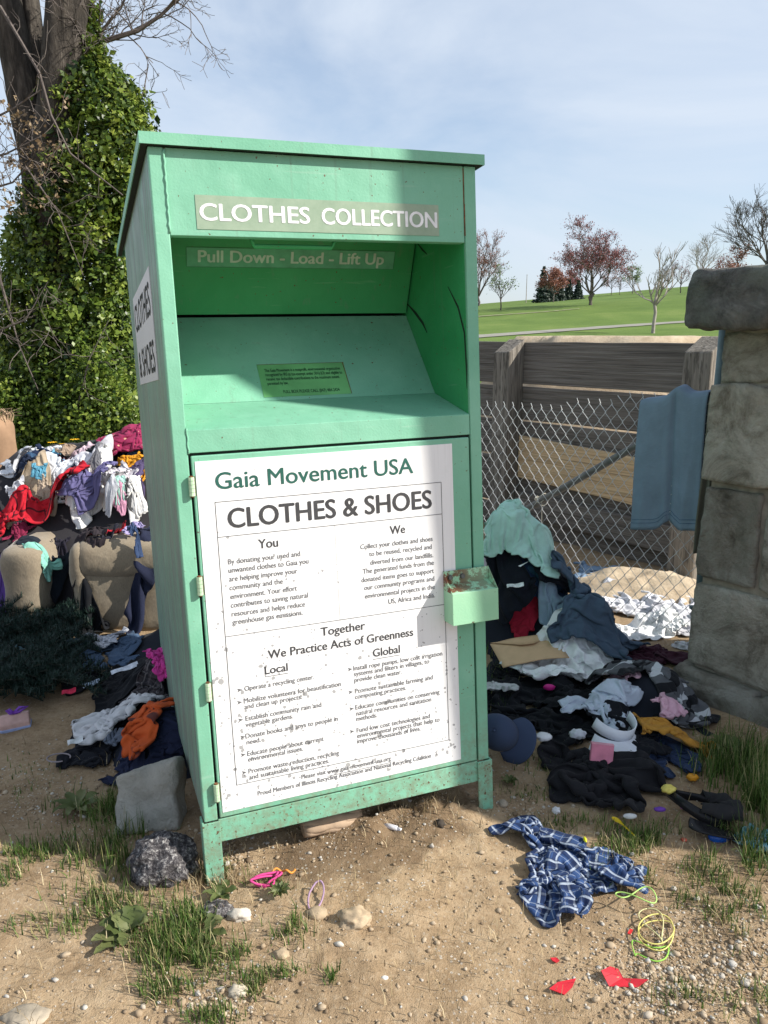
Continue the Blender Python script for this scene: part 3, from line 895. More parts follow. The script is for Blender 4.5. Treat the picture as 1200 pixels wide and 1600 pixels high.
b = MB(); b.tube(pts, 0.019, 12); obj('brace_rail', b, plain('dull_steel_pipe', (0.16,0.155,0.15), 0.55, 0.4, 0.3, 0.3, 25), FENCE, smooth=True)
s, z = f_on(846, 783, -0.02); b = MB()
for k in range(3):
    p = FD*(s+0.01*k)
    b.tube([(p.x+0.03*math.cos(a)*FD.x+FN.x*0.03*math.sin(a)-FN.x*.03, p.y+0.03*math.cos(a)*FD.y+FN.y*0.03*math.sin(a)-FN.y*.03, z+0.012*k+0.02*math.cos(a*1.3+k)) for a in np.linspace(0, 5.5, 14)], 0.002, 4)
p = FD*(s-0.02); b.tube([(p.x, p.y, z), (p.x+0.005, p.y, z-0.1), (p.x-0.004, p.y, z-0.26)], 0.002, 4)
obj('tie_wire', b, plain('frayed_tie', (0.50,0.46,0.38), 0.8), FENCE)

# ------------------------------------------------------------------ plank retaining wall behind the fence
WA, WB = Vector((2.03, 5.1, 0)), Vector((0.86, 6.62, 0))
wd = (WB-WA).normalized()
WALL = thing('plank_wall', 'weathered grey plank retaining wall with heavy square posts behind the fence', 'wooden wall', (WA.x, WA.y, 0), (0,0,math.atan2(wd.y, wd.x)))
# local x runs away to the left, local +y faces the yard
def wood_mat(name, a, b_, c_, knots=0.5, axis=(0.35, 14, 14)):
    m = NT(name); v = m.coord('Object', axis)
    f = m.noise(v, 3.2, 7, 0.68, 0.35)
    c = m.ramp(f, (0.28, a), (0.5, b_), (0.74, c_))
    ln = m.noise(m.coord('Object', tuple(q*(1 if i == 0 else 4) for i, q in enumerate(axis))), 4, 3, 0.6)
    c = m.mix(m.ramp(ln, (0.52, 0.0), (0.62, 0.6)), c, tuple(q*0.35 for q in a))
    vo = m.n('TexVoronoi'); vo.inputs['Scale'].default_value = 1.0; m.l(m.coord('Object', (2.2, 5, 5)), vo.inputs['Vector'])
    c = m.mix(m.ramp(vo.outputs['Distance'], (0.03, knots), (0.12, 0.0)), c, tuple(q*0.25 for q in a))
    m.color(c); m.rough(0.9); m.b.inputs['Specular IOR Level'].default_value = 0.15
    m.bump(m.math('ADD', f, m.math('MULTIPLY', ln, 0.5)), 0.7, 0.02)
    return m.m
WOOD = wood_mat('weathered_plank', (0.10,0.088,0.078), (0.185,0.165,0.145), (0.30,0.275,0.245))
WOOD_NEW = wood_mat('fresh_pine_plank', (0.54,0.37,0.20), (0.68,0.49,0.29), (0.76,0.60,0.38))
WOOD_POST = wood_mat('weathered_post', (0.11,0.10,0.085), (0.23,0.205,0.175), (0.38,0.345,0.30), axis=(12, 12, 0.4))
def plank(x0, x1, z0, z1, y0=-0.05, y1=0.0, tilt=0.0, mat=WOOD, label=None):
    b = MB(); n = 14
    vs = []
    for i in range(n+1):
        x = x0+(x1-x0)*i/n
        a = 0.006*vnoise(x*3, z0*7, 3); c = 0.006*vnoise(x*3, z1*7, 9)
        dz = tilt*(x-x0)
        vs += [(x, y0, z0+a+dz), (x, y1, z0+a+dz), (x, y1, z1+c+dz), (x, y0, z1+c+dz)]
    fs = []
    for i in range(n):
        for k in range(4):
            fs.append((4*i+k, 4*i+(k+1) % 4, 4*i+4+(k+1) % 4, 4*i+4+k))
    fs += [(3,2,1,0), tuple(4*n+k for k in range(4))]
    b.add(vs, fs)
    o = obj('plank', b, mat, WALL, bevel=0.006)
    if label: o['label'] = label
    return o
for x0, x1 in ((0.02, 1.58), (1.60, 3.8)):
    d = 0.004 if x0 > 1 else 0.0
    plank(x0, x1, 1.205, 1.53+d); plank(x0, x1, 0.925, 1.185-d); plank(x0, x1, 0.62, 0.905); plank(x0, x1, 0.22, 0.60); plank(x0, x1, -0.12, 0.20)
plank(0.10, 1.50, 0.40, 0.735, 0.006, 0.046, 0.045, WOOD_NEW, 'fresh yellow pine plank nailed over the old boards')
plank(0.02, 1.5, 0.13, 0.32, 0.012, 0.07, 0.02)
def post(x, y, s=0.15, h=1.56, mat=WOOD_POST, skew=0.0):
    b = MB()
    zs = np.linspace(-0.3, h, 10)
    for i, z in enumerate(zs): pass
    c = [(-s/2,-s/2),(s/2,-s/2),(s/2,s/2),(-s/2,s/2)]
    vs = [(x+a*(1+0.03*vnoise(z*3, a*9, 4)), y+bb, z - (0.10 if (z == zs[-1] and bb > 0) else 0.0) + (0.02*vnoise(a*30, bb*30, 2) if z == zs[-1] else 0)) for z in zs for a, bb in c]
    fs = [(4*i+k, 4*i+(k+1) % 4, 4*i+4+(k+1) % 4, 4*i+4+k) for i in range(9) for k in range(4)] + [(36,37,38,39)]
    b.add(vs, fs)
    return obj('post', b, mat, WALL, bevel=0.008)
post(1.60, 0.085, 0.17, 1.555); post(-0.06, 0.06, 0.19, 1.575); post(2.9, 0.085, 0.17, 1.55)
b = MB(); b.box(0.0, 0.06, 0.002, 0.06, 0.85, 1.50); obj('cleat', b, WOOD_POST, WALL, bevel=0.004)

# ------------------------------------------------------------------ upholstered seats under the clothes
mt = NT('beige_upholstery'); v = mt.coord()
wv = mt.noise(mt.coord('Object', (2.2, 2.2, 0.6)), 110, 2)
c = mt.ramp(mt.noise(v, 5, 5), (0.3, (0.235,0.19,0.135)), (0.7, (0.33,0.275,0.20)))
c = mt.mix(mt.ramp(wv, (0.36, 0.0), (0.64, 0.38)), c, (0.14,0.108,0.075))
c = mt.mix(mt.ramp(mt.noise(v, 2.0, 4), (0.55, 0.0), (0.75, 0.5)), c, (0.13,0.105,0.08))
mt.color(c); mt.rough(0.95); mt.b.inputs['Sheen Weight'].default_value = 0.2; mt.bump(mt.math('ADD', mt.math('MULTIPLY', wv, 0.07), mt.noise(v, 7, 3, 0.5, 0.6)), 0.35, 0.03)
UPH = mt.m
def pillow_block(x0, x1, y0, y1, z0, z1, rnd, seed, amp=0.008):
    return rough_block(x0, x1, y0, y1, z0, z1, seed, amp, rnd, 0.04)
def cushion(name, parent, boxes, mat=UPH):
    acc = Acc()
    for i, bx_ in enumerate(boxes): V, F = pillow_block(*bx_, 40+i); acc.add(V, F)
    o = acc.build(name, mat, parent); return o
RC = thing('recliner', 'soiled beige recliner half buried in clothes, its rolled arm towards the bin', 'recliner chair', (-1.35, 4.1, 0), (0,0,R(3)))
cushion('arm_panel', RC, [(-0.30, 0.62, -0.035, 0.16, -0.02, 0.36, 0.03)])
cushion('rolled_arm', RC, [(-0.315, 0.64, -0.062, 0.22, 0.29, 0.50, 0.08)])
cushion('arm_front', RC, [(-0.345, -0.245, -0.06, 0.205, -0.06, 0.485, 0.06)])
cushion('footrest', RC, [(-0.74, -0.50, -0.02, 0.7, 0.03, 0.46, 0.085)])
cushion('seat_cushion', RC, [(-0.46, 0.4, 0.2, 0.95, 0.05, 0.40, 0.08)])
cushion('rolled_arm', RC, [(-0.33, 0.62, 0.95, 1.18, 0.0, 0.50, 0.10)])
cushion('back_cushion', RC, [(0.35, 0.66, 0.2, 0.98, 0.1, 0.86, 0.12)])
SF = thing('sofa', 'sunlit tan sofa behind the recliner with a frayed upright back', 'sofa', (-2.70, 4.95, 0), (0,0,R(-8)))
mt2 = NT('tan_upholstery'); v = mt2.coord()
mt2.color(mt2.ramp(mt2.noise(v, 6, 5), (0.3, (0.33,0.26,0.165)), (0.7, (0.47,0.385,0.26)))); mt2.rough(0.95); mt2.bump(mt2.noise(v, 90, 2), 0.3, 0.005)
cushion('arm', SF, [(0.10, 0.46, -0.25, 0.55, 0.0, 0.66, 0.10)], mt2.m)
cushion('seat_cushion', SF, [(-0.85, 0.11, -0.2, 0.6, 0.0, 0.42, 0.07)], mt2.m)
cushion('back', SF, [(-0.85, -0.06, 0.45, 0.75, 0.0, 1.02, 0.08)], plain('brown_backing', (0.27,0.17,0.105), 0.95, var=0.25, scale=6, bump=0.3))
b = MB()
for i in range(160):
    x = random.uniform(-0.5, -0.06); y = random.uniform(0.5, 0.72)
    b.tube([(x, y, 0.98), (x+random.gauss(0,.02), y-random.random()*.03, 1.02+random.random()*.04), (x+random.gauss(0.02,.05), y-.03, 1.03+random.random()*.05)], [0.004, 0.004, 0.001], 3, cap=False)
obj('frayed_stuffing', b, plain('fibre_stuffing', (0.42,0.30,0.19), 0.95), SF)
# ------------------------------------------------------------------ clothes: each garment is a cloth sheet dropped and crumpled on what lies under it
HX0, HY0, HS, HN, HM = -3.4, 1.2, 0.02, 300, 300
hx = HX0 + np.arange(HN)*HS; hy = HY0 + np.arange(HM)*HS
HXX, HYY = np.meshgrid(hx, hy, indexing='ij')
H = terrain(HXX, HYY) + micro(HXX, HYY)
def bump_h(f):
    global H
    H = np.maximum(H, f)
# recliner and sofa as seen from above
def blockh(x0, x1, y0, y1, z, e=0.03):
    kx = np.clip(np.minimum(HXX-x0, x1-HXX)/e, 0, 1); ky = np.clip(np.minimum(HYY-y0, y1-HYY)/e, 0, 1)
    k = np.minimum(kx, ky); bump_h(np.where(k > 0, z*np.sqrt(1-(1-k)**2)*1.0, -1))
blockh(-1.70, -0.72, 4.03, 4.34, 0.505, 0.10); blockh(-2.10, -1.85, 4.08, 4.8, 0.465, 0.1); blockh(-1.85, -0.7, 4.3, 5.25, 0.41)
blockh(-2.5, -2.2, 4.66, 5.46, 0.665, 0.08); blockh(-3.35, -2.5, 4.8, 5.5, 0.425)
# inner mass of the heaps (clothes too tangled to tell apart)
def mass(name, mat, label, cx, cy, rx, ry, fn, n=60):
    global H
    xs = np.linspace(-1, 1, n); X, Y = np.meshgrid(xs*rx+cx, xs*ry+cy, indexing='ij')
    Z = fn(X, Y)
    i = np.arange(n*n).reshape(n, n)
    F = np.stack([i[:-1,:-1], i[1:,:-1], i[1:,1:], i[:-1,1:]], -1).reshape(-1, 4)
    o = mesh_np(name, np.stack([X, Y, Z], -1).reshape(-1, 3), F, mat, smooth=True)
    tag(o, label, 'clothes heap', kind='stuff')
    Zh = fn(HXX, HYY)
    inside = (abs(HXX-cx) < rx) & (abs(HYY-cy) < ry)
    H = np.where(inside, np.maximum(H, Zh+0.004), H)
def heap_left(X, Y):
    a = sm((Y-4.12)/0.95)*sm((6.0-Y)/0.7)
    e = sm((X+2.75+0.25*(5-Y))/0.4)*sm((-0.55-X)/0.35)
    side = 0.86+0.14*sm((X+2.2)/0.8)
    return (0.36+0.63*a)*e*side*sm((Y-4.22)/0.12) + 0.05*fbm(X*6, Y*6, 3, 71)*e - 0.05*(1-e)
def heap_right(X, Y):
    h = 0.76*np.exp(-(((X-0.70)/0.21)**2+((Y-4.06)/0.21)**2)) + 0.085*np.exp(-(((X-0.74)/0.17)**2+((Y-2.52)/0.09)**2)) + 0.20*np.exp(-(((X-0.97)/0.2)**2+((Y-3.74)/0.18)**2))
    h += 0.16*np.exp(-(((X-1.18)/0.17)**2+((Y-3.22)/0.2)**2)) + 0.06*np.exp(-(((X-0.95)/0.2)**2+((Y-3.0)/0.2)**2))
    e = sm((X-0.15)/0.12)*sm((1.6-X)/0.1)*sm((Y-2.2)/0.1)*sm((4.75-Y)/0.15)
    return (h-0.028)*e + 0.06*fbm(X*7, Y*7, 4, 77)*e - 0.03*(1-e)
def heap_ground(X, Y):
    h = 0.22*np.exp(-(((X+0.95)/0.2)**2+((Y-3.25)/0.35)**2)) + 0.16*np.exp(-(((X+1.05)/0.22)**2+((Y-3.85)/0.2)**2)) + 0.17*np.exp(-(((X+0.82)/0.16)**2+((Y-2.75)/0.16)**2))
    return h-0.035 + 0.03*fbm(X*7, Y*7, 3, 79)*np.clip(h*8, 0, 1)
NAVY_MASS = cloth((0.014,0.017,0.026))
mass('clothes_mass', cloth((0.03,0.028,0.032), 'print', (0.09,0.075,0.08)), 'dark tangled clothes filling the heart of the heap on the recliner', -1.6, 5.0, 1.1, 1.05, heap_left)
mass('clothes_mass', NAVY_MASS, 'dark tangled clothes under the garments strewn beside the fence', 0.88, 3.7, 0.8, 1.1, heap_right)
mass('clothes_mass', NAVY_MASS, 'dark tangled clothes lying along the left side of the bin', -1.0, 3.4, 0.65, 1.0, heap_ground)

def h_at(x, y):
    fx = np.clip((x-HX0)/HS, 0, HN-1.001); fy = np.clip((y-HY0)/HS, 0, HM-1.001)
    i = fx.astype(int); j = fy.astype(int); fx = fx-i; fy = fy-j
    return (H[i,j]*(1-fx)+H[i+1,j]*fx)*(1-fy) + (H[i,j+1]*(1-fx)+H[i+1,j+1]*fx)*fy
def pick(px, py):
    """where a sight line first meets the heaps"""
    d = ray_dir(px, py); t = np.arange(1.4, 8.0, 0.006)
    X, Y, Z = d.x*t, d.y*t, CAM_Z+d.z*t
    ok = (X > HX0) & (X < HX0+HS*(HN-1)) & (Y > HY0) & (Y < HY0+HS*(HM-1))
    hit = ok & (Z < h_at(X, Y))
    k = int(np.argmax(hit)) if hit.any() else int(np.argmin(abs(Z)))
    return X[k], Y[k], Z[k]

def simulate(items, N, steps=55, iters=7):
    """position-based cloth, all garments of a layer at once; items: dicts with cx,cy,sx,sy,yaw,comp,seed"""
    B = len(items)
    u = np.linspace(-0.5, 0.5, N)
    U, V = np.meshgrid(u, u, indexing='ij')
    P = np.zeros((B, N, N, 3)); EPS = np.zeros((B, N, N))
    LX = np.array([it['sx'] for it in items])/(N-1); LY = np.array([it['sy'] for it in items])/(N-1)
    for k, it in enumerate(items):
        s = it['seed']; c = 1-it['comp']
        a = U*it['sx']*c + 0.16*it['sx']*fbm(U*2.5+3, V*2.5, 2, s); b_ = V*it['sy']*c + 0.16*it['sy']*fbm(U*2.5, V*2.5+5, 2, s+2)
        cs, sn = math.cos(it['yaw']), math.sin(it['yaw'])
        P[k,:,:,0] = it['cx'] + a*cs - b_*sn; P[k,:,:,1] = it['cy'] + a*sn + b_*cs
        hgt = 0.13*min(1.0, it['sx'])
        P[k,:,:,2] = h_at(P[k,:,:,0], P[k,:,:,1]) + 0.02 + hgt*(fbm(U*7, V*7, 3, s+5)+0.5)
        EPS[k] = 0.005 + it.get('loft', 0.03)*np.clip(fbm(U*6, V*6, 3, s+9)+0.25, 0, 1)
    Vel = np.zeros_like(P); dt = 1/60.
    lx = LX[:,None,None]; ly = LY[:,None,None]; ld = np.sqrt(LX**2+LY**2)[:,None,None]
    def con(A, Bv, L, k, push=False):
        d = Bv-A; ln = np.sqrt((d*d).sum(-1))+1e-9
        e = (ln-L)/ln*0.5*k
        if push: e = np.minimum(e, 0)
        d = d*e[...,None]
        A += d; Bv -= d
    for st in range(steps):
        old = P.copy()
        Vel *= 0.90
        Vel[...,2] -= 9.8*dt
        P += np.clip(Vel*dt, -0.04, 0.04)
        for it in range(iters):
            for o in (0, 1):
                con(P[:,o:N-1:2][:, :(N-o)//2], P[:,o+1:N:2][:, :(N-o)//2], lx, 0.9)
                con(P[:,:,o:N-1:2][:,:,:(N-o)//2], P[:,:,o+1:N:2][:,:,:(N-o)//2], ly, 0.9)
                con(P[:,o:N-1:2,:-1][:, :(N-o)//2], P[:,o+1:N:2,1:][:, :(N-o)//2], ld, 0.35)
                con(P[:,o:N-1:2,1:][:, :(N-o)//2], P[:,o+1:N:2,:-1][:, :(N-o)//2], ld, 0.35)
            con(P[:,:-2], P[:,2:], lx*1.45, 0.3, True); con(P[:,:,:-2], P[:,:,2:], ly*1.45, 0.3, True)
            hh = h_at(P[...,0], P[...,1]) + EPS
            below = P[...,2] < hh
            P[...,2] = np.where(below, hh, P[...,2])
            fr = np.where(below, 0.6, 0.0)[...,None]
            P[...,:2] += (old[...,:2]-P[...,:2])*fr
        Vel = (P-old)/dt
    return P
def splat(P):
    """let the next layer lie on this one"""
    global H
    Q = P.reshape(-1, 3)
    i = np.clip(((Q[:,0]-HX0)/HS+0.5).astype(int), 0, HN-1); j = np.clip(((Q[:,1]-HY0)/HS+0.5).astype(int), 0, HM-1)
    T = np.full_like(H, -9.0); np.maximum.at(T, (i, j), Q[:,2]+0.006)
    T2 = T.copy()
    for di in (-1, 0, 1):
        for dj in (-1, 0, 1):
            T2 = np.maximum(T2, np.roll(np.roll(T, di, 0), dj, 1) - 0.006)
    H = np.maximum(H, T2)
def cut(kind, N):
    """which cells of the sheet belong to the garment"""
    u = (np.arange(N-1)+0.5)/(N-1)
    Uc, Vc = np.meshgrid(u, u, indexing='ij')
    if kind == 'shirt': return ((Uc > .22) & (Uc < .78)) | (Vc > .66)
    if kind == 'pants': return ((Uc < .46) | (Uc > .54)) | (Vc > .68)
    if kind == 'top': return ((Uc > .12) & (Uc < .88)) | (Vc > .55)
    return np.ones_like(Uc, bool)
def garment_mesh(name, P, kind, sx, sy, mat, thick=0.005, sub=1):
    N = P.shape[0]
    mask = cut(kind, N)
    i = np.arange(N*N).reshape(N, N)
    F = np.stack([i[:-1,:-1], i[1:,:-1], i[1:,1:], i[:-1,1:]], -1)[mask]
    used = np.unique(F); remap = np.full(N*N, -1); remap[used] = np.arange(len(used))
    u = np.linspace(0, 1, N); U, V = np.meshgrid(u*sx, u*sy, indexing='ij')
    uv = np.stack([U, V], -1).reshape(-1, 2)[used]
    V3 = P.reshape(-1, 3)[used]
    c = V3.mean(0); c[2] = V3[:,2].min()
    mk = np.zeros((N+1, N+1), bool); mk[1:-1,1:-1] = mask
    edge = ~(mk[:-1,:-1] & mk[1:,:-1] & mk[:-1,1:] & mk[1:,1:])
    o = mesh_np(name, V3-c, remap[F], mat, smooth=True, uv=uv, col=edge.reshape(-1)[used].astype(float))
    o.location = c
    md = o.modifiers.new('thickness', 'SOLIDIFY'); md.thickness = thick; md.offset = 0
    if sub:
        md = o.modifiers.new('smooth', 'SUBSURF'); md.levels = sub; md.render_levels = sub
    return o

mbg = NT('thin_white_plastic'); v = mbg.coord()
mbg.color((0.86,0.87,0.88)); mbg.rough(0.35); mbg.b.inputs['Transmission Weight'].default_value = 0.06; mbg.b.inputs['Subsurface Weight'].default_value = 0.0
mbg.bump(mbg.noise(v, 18, 5, 0.65, 0.8), 0.5, 0.02)
# name, category, label, px, py, w, h (picture pixels it covers), cut, material, layer, options
WHITE = (0.70,0.70,0.71); PALE = (0.60,0.63,0.68)
G = []
def add(layer, name, cat, px, py, w, h, kind, mat, label, comp=0.5, yaw=None, depth=1.0, thick=0.005, group=None, loft=0.03, xyz=None):
    G.append(dict(layer=layer, name=name, cat=cat, px=px, py=py, w=w, h=h, kind=kind, mat=mat, label=label, comp=comp, yaw=yaw, depth=depth, thick=thick, group=group, loft=loft))
gl = 'clothes heaped on the recliner'; gr = 'clothes strewn by the fence'; gd = 'clothes on the ground left of the bin'
# ---- heap on the recliner, back to front
add(3,'blanket','blanket',193,688,100,110,'sheet',cloth((0.26,0.022,0.075),'dots',(0.50,0.30,0.20)),'burgundy blanket with tiny pale sprigs topping the heap by the bin',0.35,0.3,1.3,0.008,gl)
add(0,'sheet','bed sheet',80,706,75,45,'sheet',cloth(WHITE),'white sheet hanging at the far upper end of the heap',0.45,None,1.3,group=gl)
add(1,'checked_shirt','shirt',122,690,80,34,'shirt',cloth((0.42,0.46,0.52),'plaid',(0.05,0.08,0.14),(0.75,0.77,0.8)),'blue and white plaid shirt spread below the burgundy blanket',0.42,0.5,1.3,group=gl)
add(1,'jacket','jacket',140,706,50,40,'shirt',cloth((0.035,0.05,0.045)),'dark green jacket between the plaid shirt and the burgundy blanket',0.5,None,1.2,group=gl)
add(1,'scarf','scarf',152,682,26,22,'sheet',cloth((0.05,0.27,0.33),'dots',(0.6,0.4,0.6)),'turquoise scarf with lilac dots at the heap top',0.5,None,1.2,group=gl)
add(1,'gingham_dress','dress',217,694,36,66,'shirt',cloth((0.62,0.40,0.50),'check',(0.45,0.16,0.30)),'pink checked dress at the heap top, touching the bin',0.45,None,1.3,group=gl)
add(1,'sweatshirt','sweatshirt',54,730,56,44,'shirt',cloth((0.02,0.032,0.075)),'navy sweatshirt under the sky blue shirt at the heap edge',0.5,None,1.2,group=gl)
add(2,'shirt','shirt',84,736,54,46,'shirt',cloth((0.16,0.40,0.55)),'sky blue shirt twisted over the navy sweatshirt',0.55,None,1.2,group=gl)
add(2,'blouse','blouse',98,724,24,22,'sheet',cloth((0.35,0.015,0.05),'dots',(0.7,0.6,0.6)),'small red blouse with white dots beside the sky blue shirt',0.5,None,1.2,group=gl)
add(2,'leggings','leggings',118,712,46,36,'pants',cloth((0.022,0.022,0.026)),'black leggings crumpled below the plaid shirt',0.5,None,1.2,group=gl)
add(2,'jeans','jeans',205,712,40,40,'pants',cloth((0.07,0.16,0.29),'denim',(0.14,0.24,0.38)),'mid blue jeans bunched above the mustard shirt',0.5,None,1.2,group=gl)
add(2,'sweatshirt','sweatshirt',217,748,30,60,'shirt',cloth((0.015,0.018,0.04)),'dark navy sweatshirt squeezed between mustard shirt and bin',0.5,None,1.2,group=gl)
add(2,'blouse','blouse',128,730,54,44,'shirt',cloth((0.62,0.47,0.53)),'pale pink blouse in the middle of the heap',0.5,None,1.2,group=gl)
add(3,'leggings','leggings',148,726,34,34,'sheet',cloth((0.025,0.03,0.04)),'black cloth tucked beside the teal shirt',0.5,None,1.2,group=gl)
add(3,'t_shirt','t-shirt',168,728,52,46,'shirt',cloth((0.11,0.40,0.38)),'teal t-shirt balled up left of the mustard shirt',0.58,None,1.2,group=gl)
add(3,'shirt','shirt',206,736,46,54,'shirt',cloth((0.66,0.29,0.02)),'mustard yellow shirt balled up against the bin side',0.58,None,1.2,group=gl)
add(3,'jeans','jeans',112,752,62,34,'pants',cloth((0.17,0.28,0.42),'denim',(0.26,0.36,0.48)),'light blue jeans under the white towel',0.5,None,1.2,group=gl)
add(3,'jeans','jeans',58,757,50,46,'pants',cloth((0.06,0.13,0.24),'denim',(0.11,0.19,0.3)),'steel blue jeans at the left edge of the heap',0.5,None,1.2,group=gl)
add(4,'plastic_bag','bag',104,768,44,36,'sheet',cloth((0.012,0.012,0.014),None,None,None,0.25),'glossy black bin bag poking out beside the white towel',0.5,None,1.2,group=gl)
add(4,'towel','towel',86,766,54,62,'sheet',cloth((0.74,0.75,0.78)),'long white towel hanging down the front of the heap',0.45,1.3,1.3,0.008,gl)
add(4,'shorts','shorts',50,778,38,36,'pants',cloth((0.11,0.085,0.07)),'small brown shorts left of the white towel',0.5,None,1.2,group=gl)
add(4,'shirt','shirt',140,752,80,56,'shirt',cloth((0.68,0.67,0.71)),'white shirt wide open across the heap middle',0.5,None,1.2,group=gl)
add(4,'shirt','shirt',190,752,56,46,'shirt',cloth((0.57,0.54,0.58)),'greyish white shirt below the mustard shirt',0.5,None,1.2,group=gl)
add(4,'t_shirt','t-shirt',218,775,34,62,'shirt',cloth((0.085,0.065,0.14)),'dark purple t-shirt hanging beside the bin under the mustard shirt',0.5,None,1.2,group=gl)
add(5,'lace_top','top',168,764,66,42,'shirt',cloth((0.70,0.67,0.63),'print',(0.52,0.46,0.42)),'off-white lace top with beige pattern in the heap middle',0.5,None,1.2,group=gl)
add(5,'pillowcase','pillowcase',146,792,86,54,'sheet',cloth((0.80,0.80,0.80)),'brightest white pillowcase bunched above the violet shirt',0.52,None,1.3,group=gl)
add(5,'blouse','blouse',196,786,50,32,'shirt',cloth((0.64,0.54,0.58)),'white and pink blouse below the lace top',0.5,None,1.2,group=gl)
add(5,'sheet','bed sheet',34,798,110,50,'sheet',cloth((0.52,0.41,0.29)),'beige sheet draped over the left end of the recliner',0.4,None,1.3,group=gl)
add(6,'baby_vest','vest',186,784,32,24,'shirt',cloth((0.40,0.64,0.58)),'mint baby vest on the white and pink blouse',0.5,None,1.1,group=gl)
add(6,'sock','sock',204,796,22,18,'sheet',cloth((0.07,0.07,0.075)),'charcoal sock beside the mint baby vest',0.5,None,1.1,group=gl)
add(6,'sock','sock',187,800,26,20,'sheet',cloth((0.68,0.34,0.48)),'candy pink sock on the white pillowcase',0.5,None,1.1,group=gl)
add(6,'baby_hat','hat',128,777,20,16,'sheet',cloth((0.62,0.09,0.025)),'tiny orange-red baby hat on the white pillowcase',0.5,None,1.1,group=gl)
add(6,'plastic_bag','bag',214,812,34,34,'sheet',cloth((0.72,0.71,0.70),None,None,None,0.35),'small white plastic bag beside the bin above the lavender shirt',0.55,None,1.2,group=gl)
add(6,'shirt','shirt',206,830,52,34,'shirt',cloth((0.36,0.31,0.52)),'lavender shirt on the recliner arm beside the bin',0.5,None,1.2,group=gl)
add(8,'blanket','blanket',58,826,190,58,'sheet',cloth((0.46,0.014,0.028),'grid',(0.02,0.01,0.015)),'large red fleece blanket with black window-pane lines',0.42,0.15,1.4,0.010,gl)
add(7,'vest','vest',38,812,50,24,'sheet',cloth((0.72,0.69,0.70)),'white vest scrap lying on the red blanket',0.5,None,1.1,group=gl)
add(7,'shirt','shirt',142,812,104,58,'shirt',cloth((0.125,0.115,0.25)),'violet-blue shirt in folds beside the red blanket',0.5,0.2,1.3,group=gl)
add(7,'jeans','jeans',210,838,46,18,'pants',cloth((0.03,0.055,0.13),'denim',(0.06,0.09,0.17)),'dark blue jeans at the foot of the lavender shirt',0.5,None,1.2,group=gl)
add(8,'fleece_throw','blanket',156,836,90,20,'sheet',cloth((0.45,0.015,0.03),'grid',(0.02,0.01,0.015)),'narrow red and black fleece throw below the violet-blue shirt',0.45,0.25,1.1,0.010,gl)
add(8,'sweater','sweater',62,862,150,44,'shirt',cloth((0.012,0.017,0.026)),'black sweater lying across the recliner footrest',0.42,0.25,1.3,group=gl)
add(8,'trousers','trousers',122,905,52,130,'pants',cloth((0.032,0.025,0.03)),'brownish black trousers hanging down beside the recliner arm',0.35,1.5,1.0,group=gl)
for px, py, w, h, c_, kd, nm, cat, lab in ((112,780,44,26,(0.70,0.70,0.72),'shirt','t_shirt','t-shirt','white t-shirt just above the red blanket edge'), (76,790,40,24,(0.42,0.34,0.26),'sheet','pillowcase','pillowcase','tan pillowcase between beige sheet and red blanket'),
        (172,802,30,18,(0.52,0.53,0.58),'sheet','vest','vest','silver grey vest between pillowcase and violet-blue shirt'), (126,762,36,24,(0.30,0.36,0.44),'shirt','shirt','shirt','grey-blue shirt tucked below the pale pink blouse'), (178,742,40,26,(0.66,0.62,0.66),'shirt','blouse','blouse','lilac-white blouse between teal and mustard shirts'),
        (150,722,34,22,(0.20,0.20,0.22),'shirt','shirt','shirt','dark grey shirt below the turquoise dotted scarf'), (100,706,36,22,(0.45,0.33,0.24),'sheet','towel','towel','light brown towel at the upper edge of the heap'), (62,742,30,22,(0.10,0.30,0.42),'sheet','vest','vest','petrol blue vest at the left edge of the heap'),
        (30,842,60,26,(0.22,0.02,0.06),'shirt','sweater','sweater','wine red sweater below the left end of the red blanket'), (92,896,52,44,(0.02,0.018,0.03),'shirt','shirt','shirt','near-black shirt between footrest and recliner arm'), (168,846,44,14,(0.03,0.03,0.045),'sheet','leggings','leggings','charcoal leggings along the top of the recliner arm'), (22,778,46,28,(0.60,0.60,0.64),'shirt','shirt','shirt','rumpled off-white shirt left of the brown shorts')):
    add(7 if py < 835 else 8, nm, cat, px, py, w, h, kd, cloth(c_), lab, 0.52, None, 1.2, 0.005, gl)
add(9,'baby_shirt','shirt',72,890,56,40,'shirt',cloth((0.22,0.50,0.42)),'mint green baby shirt hanging over the footrest',0.45,0.7,1.2,group=gl)
add(9,'shirt','shirt',18,742,76,44,'shirt',cloth((0.66,0.67,0.70)),'white shirt thrown over the tan sofa arm',0.45,None,1.2,group='clothes on the tan sofa')
add(9,'sweatshirt','sweatshirt',36,728,40,20,'sheet',cloth((0.02,0.03,0.06)),'navy bundle behind the tan sofa arm',0.5,None,1.1,group='clothes on the tan sofa')
# ---- ground left of the bin
add(0,'jeans','jeans',160,1032,110,70,'pants',cloth((0.055,0.095,0.165),'denim',(0.10,0.15,0.23)),'faded blue jeans lying beside the fir garland',0.4,0.4,1.3,0.006,gd)
add(0,'sweatshirt','sweatshirt',228,985,60,80,'shirt',cloth((0.016,0.02,0.045)),'navy sweatshirt against the bin side, below the recliner',0.45,None,1.2,0.006,gd)
add(0,'jacket','jacket',128,1006,50,50,'shirt',cloth((0.008,0.009,0.012)),'black jacket between the recliner and the blue jeans',0.45,None,1.2,0.006,gd)
add(1,'undershirt','shirt',164,1008,70,30,'shirt',cloth((0.50,0.52,0.58)),'white undershirt crumpled on the blue jeans waistband',0.5,0.4,1.2,0.005,gd)
add(1,'jacket','jacket',196,1072,200,80,'shirt',cloth((0.009,0.010,0.013)),'long black jacket stretched from the garland to the bin',0.38,0.55,1.3,0.008,gd)
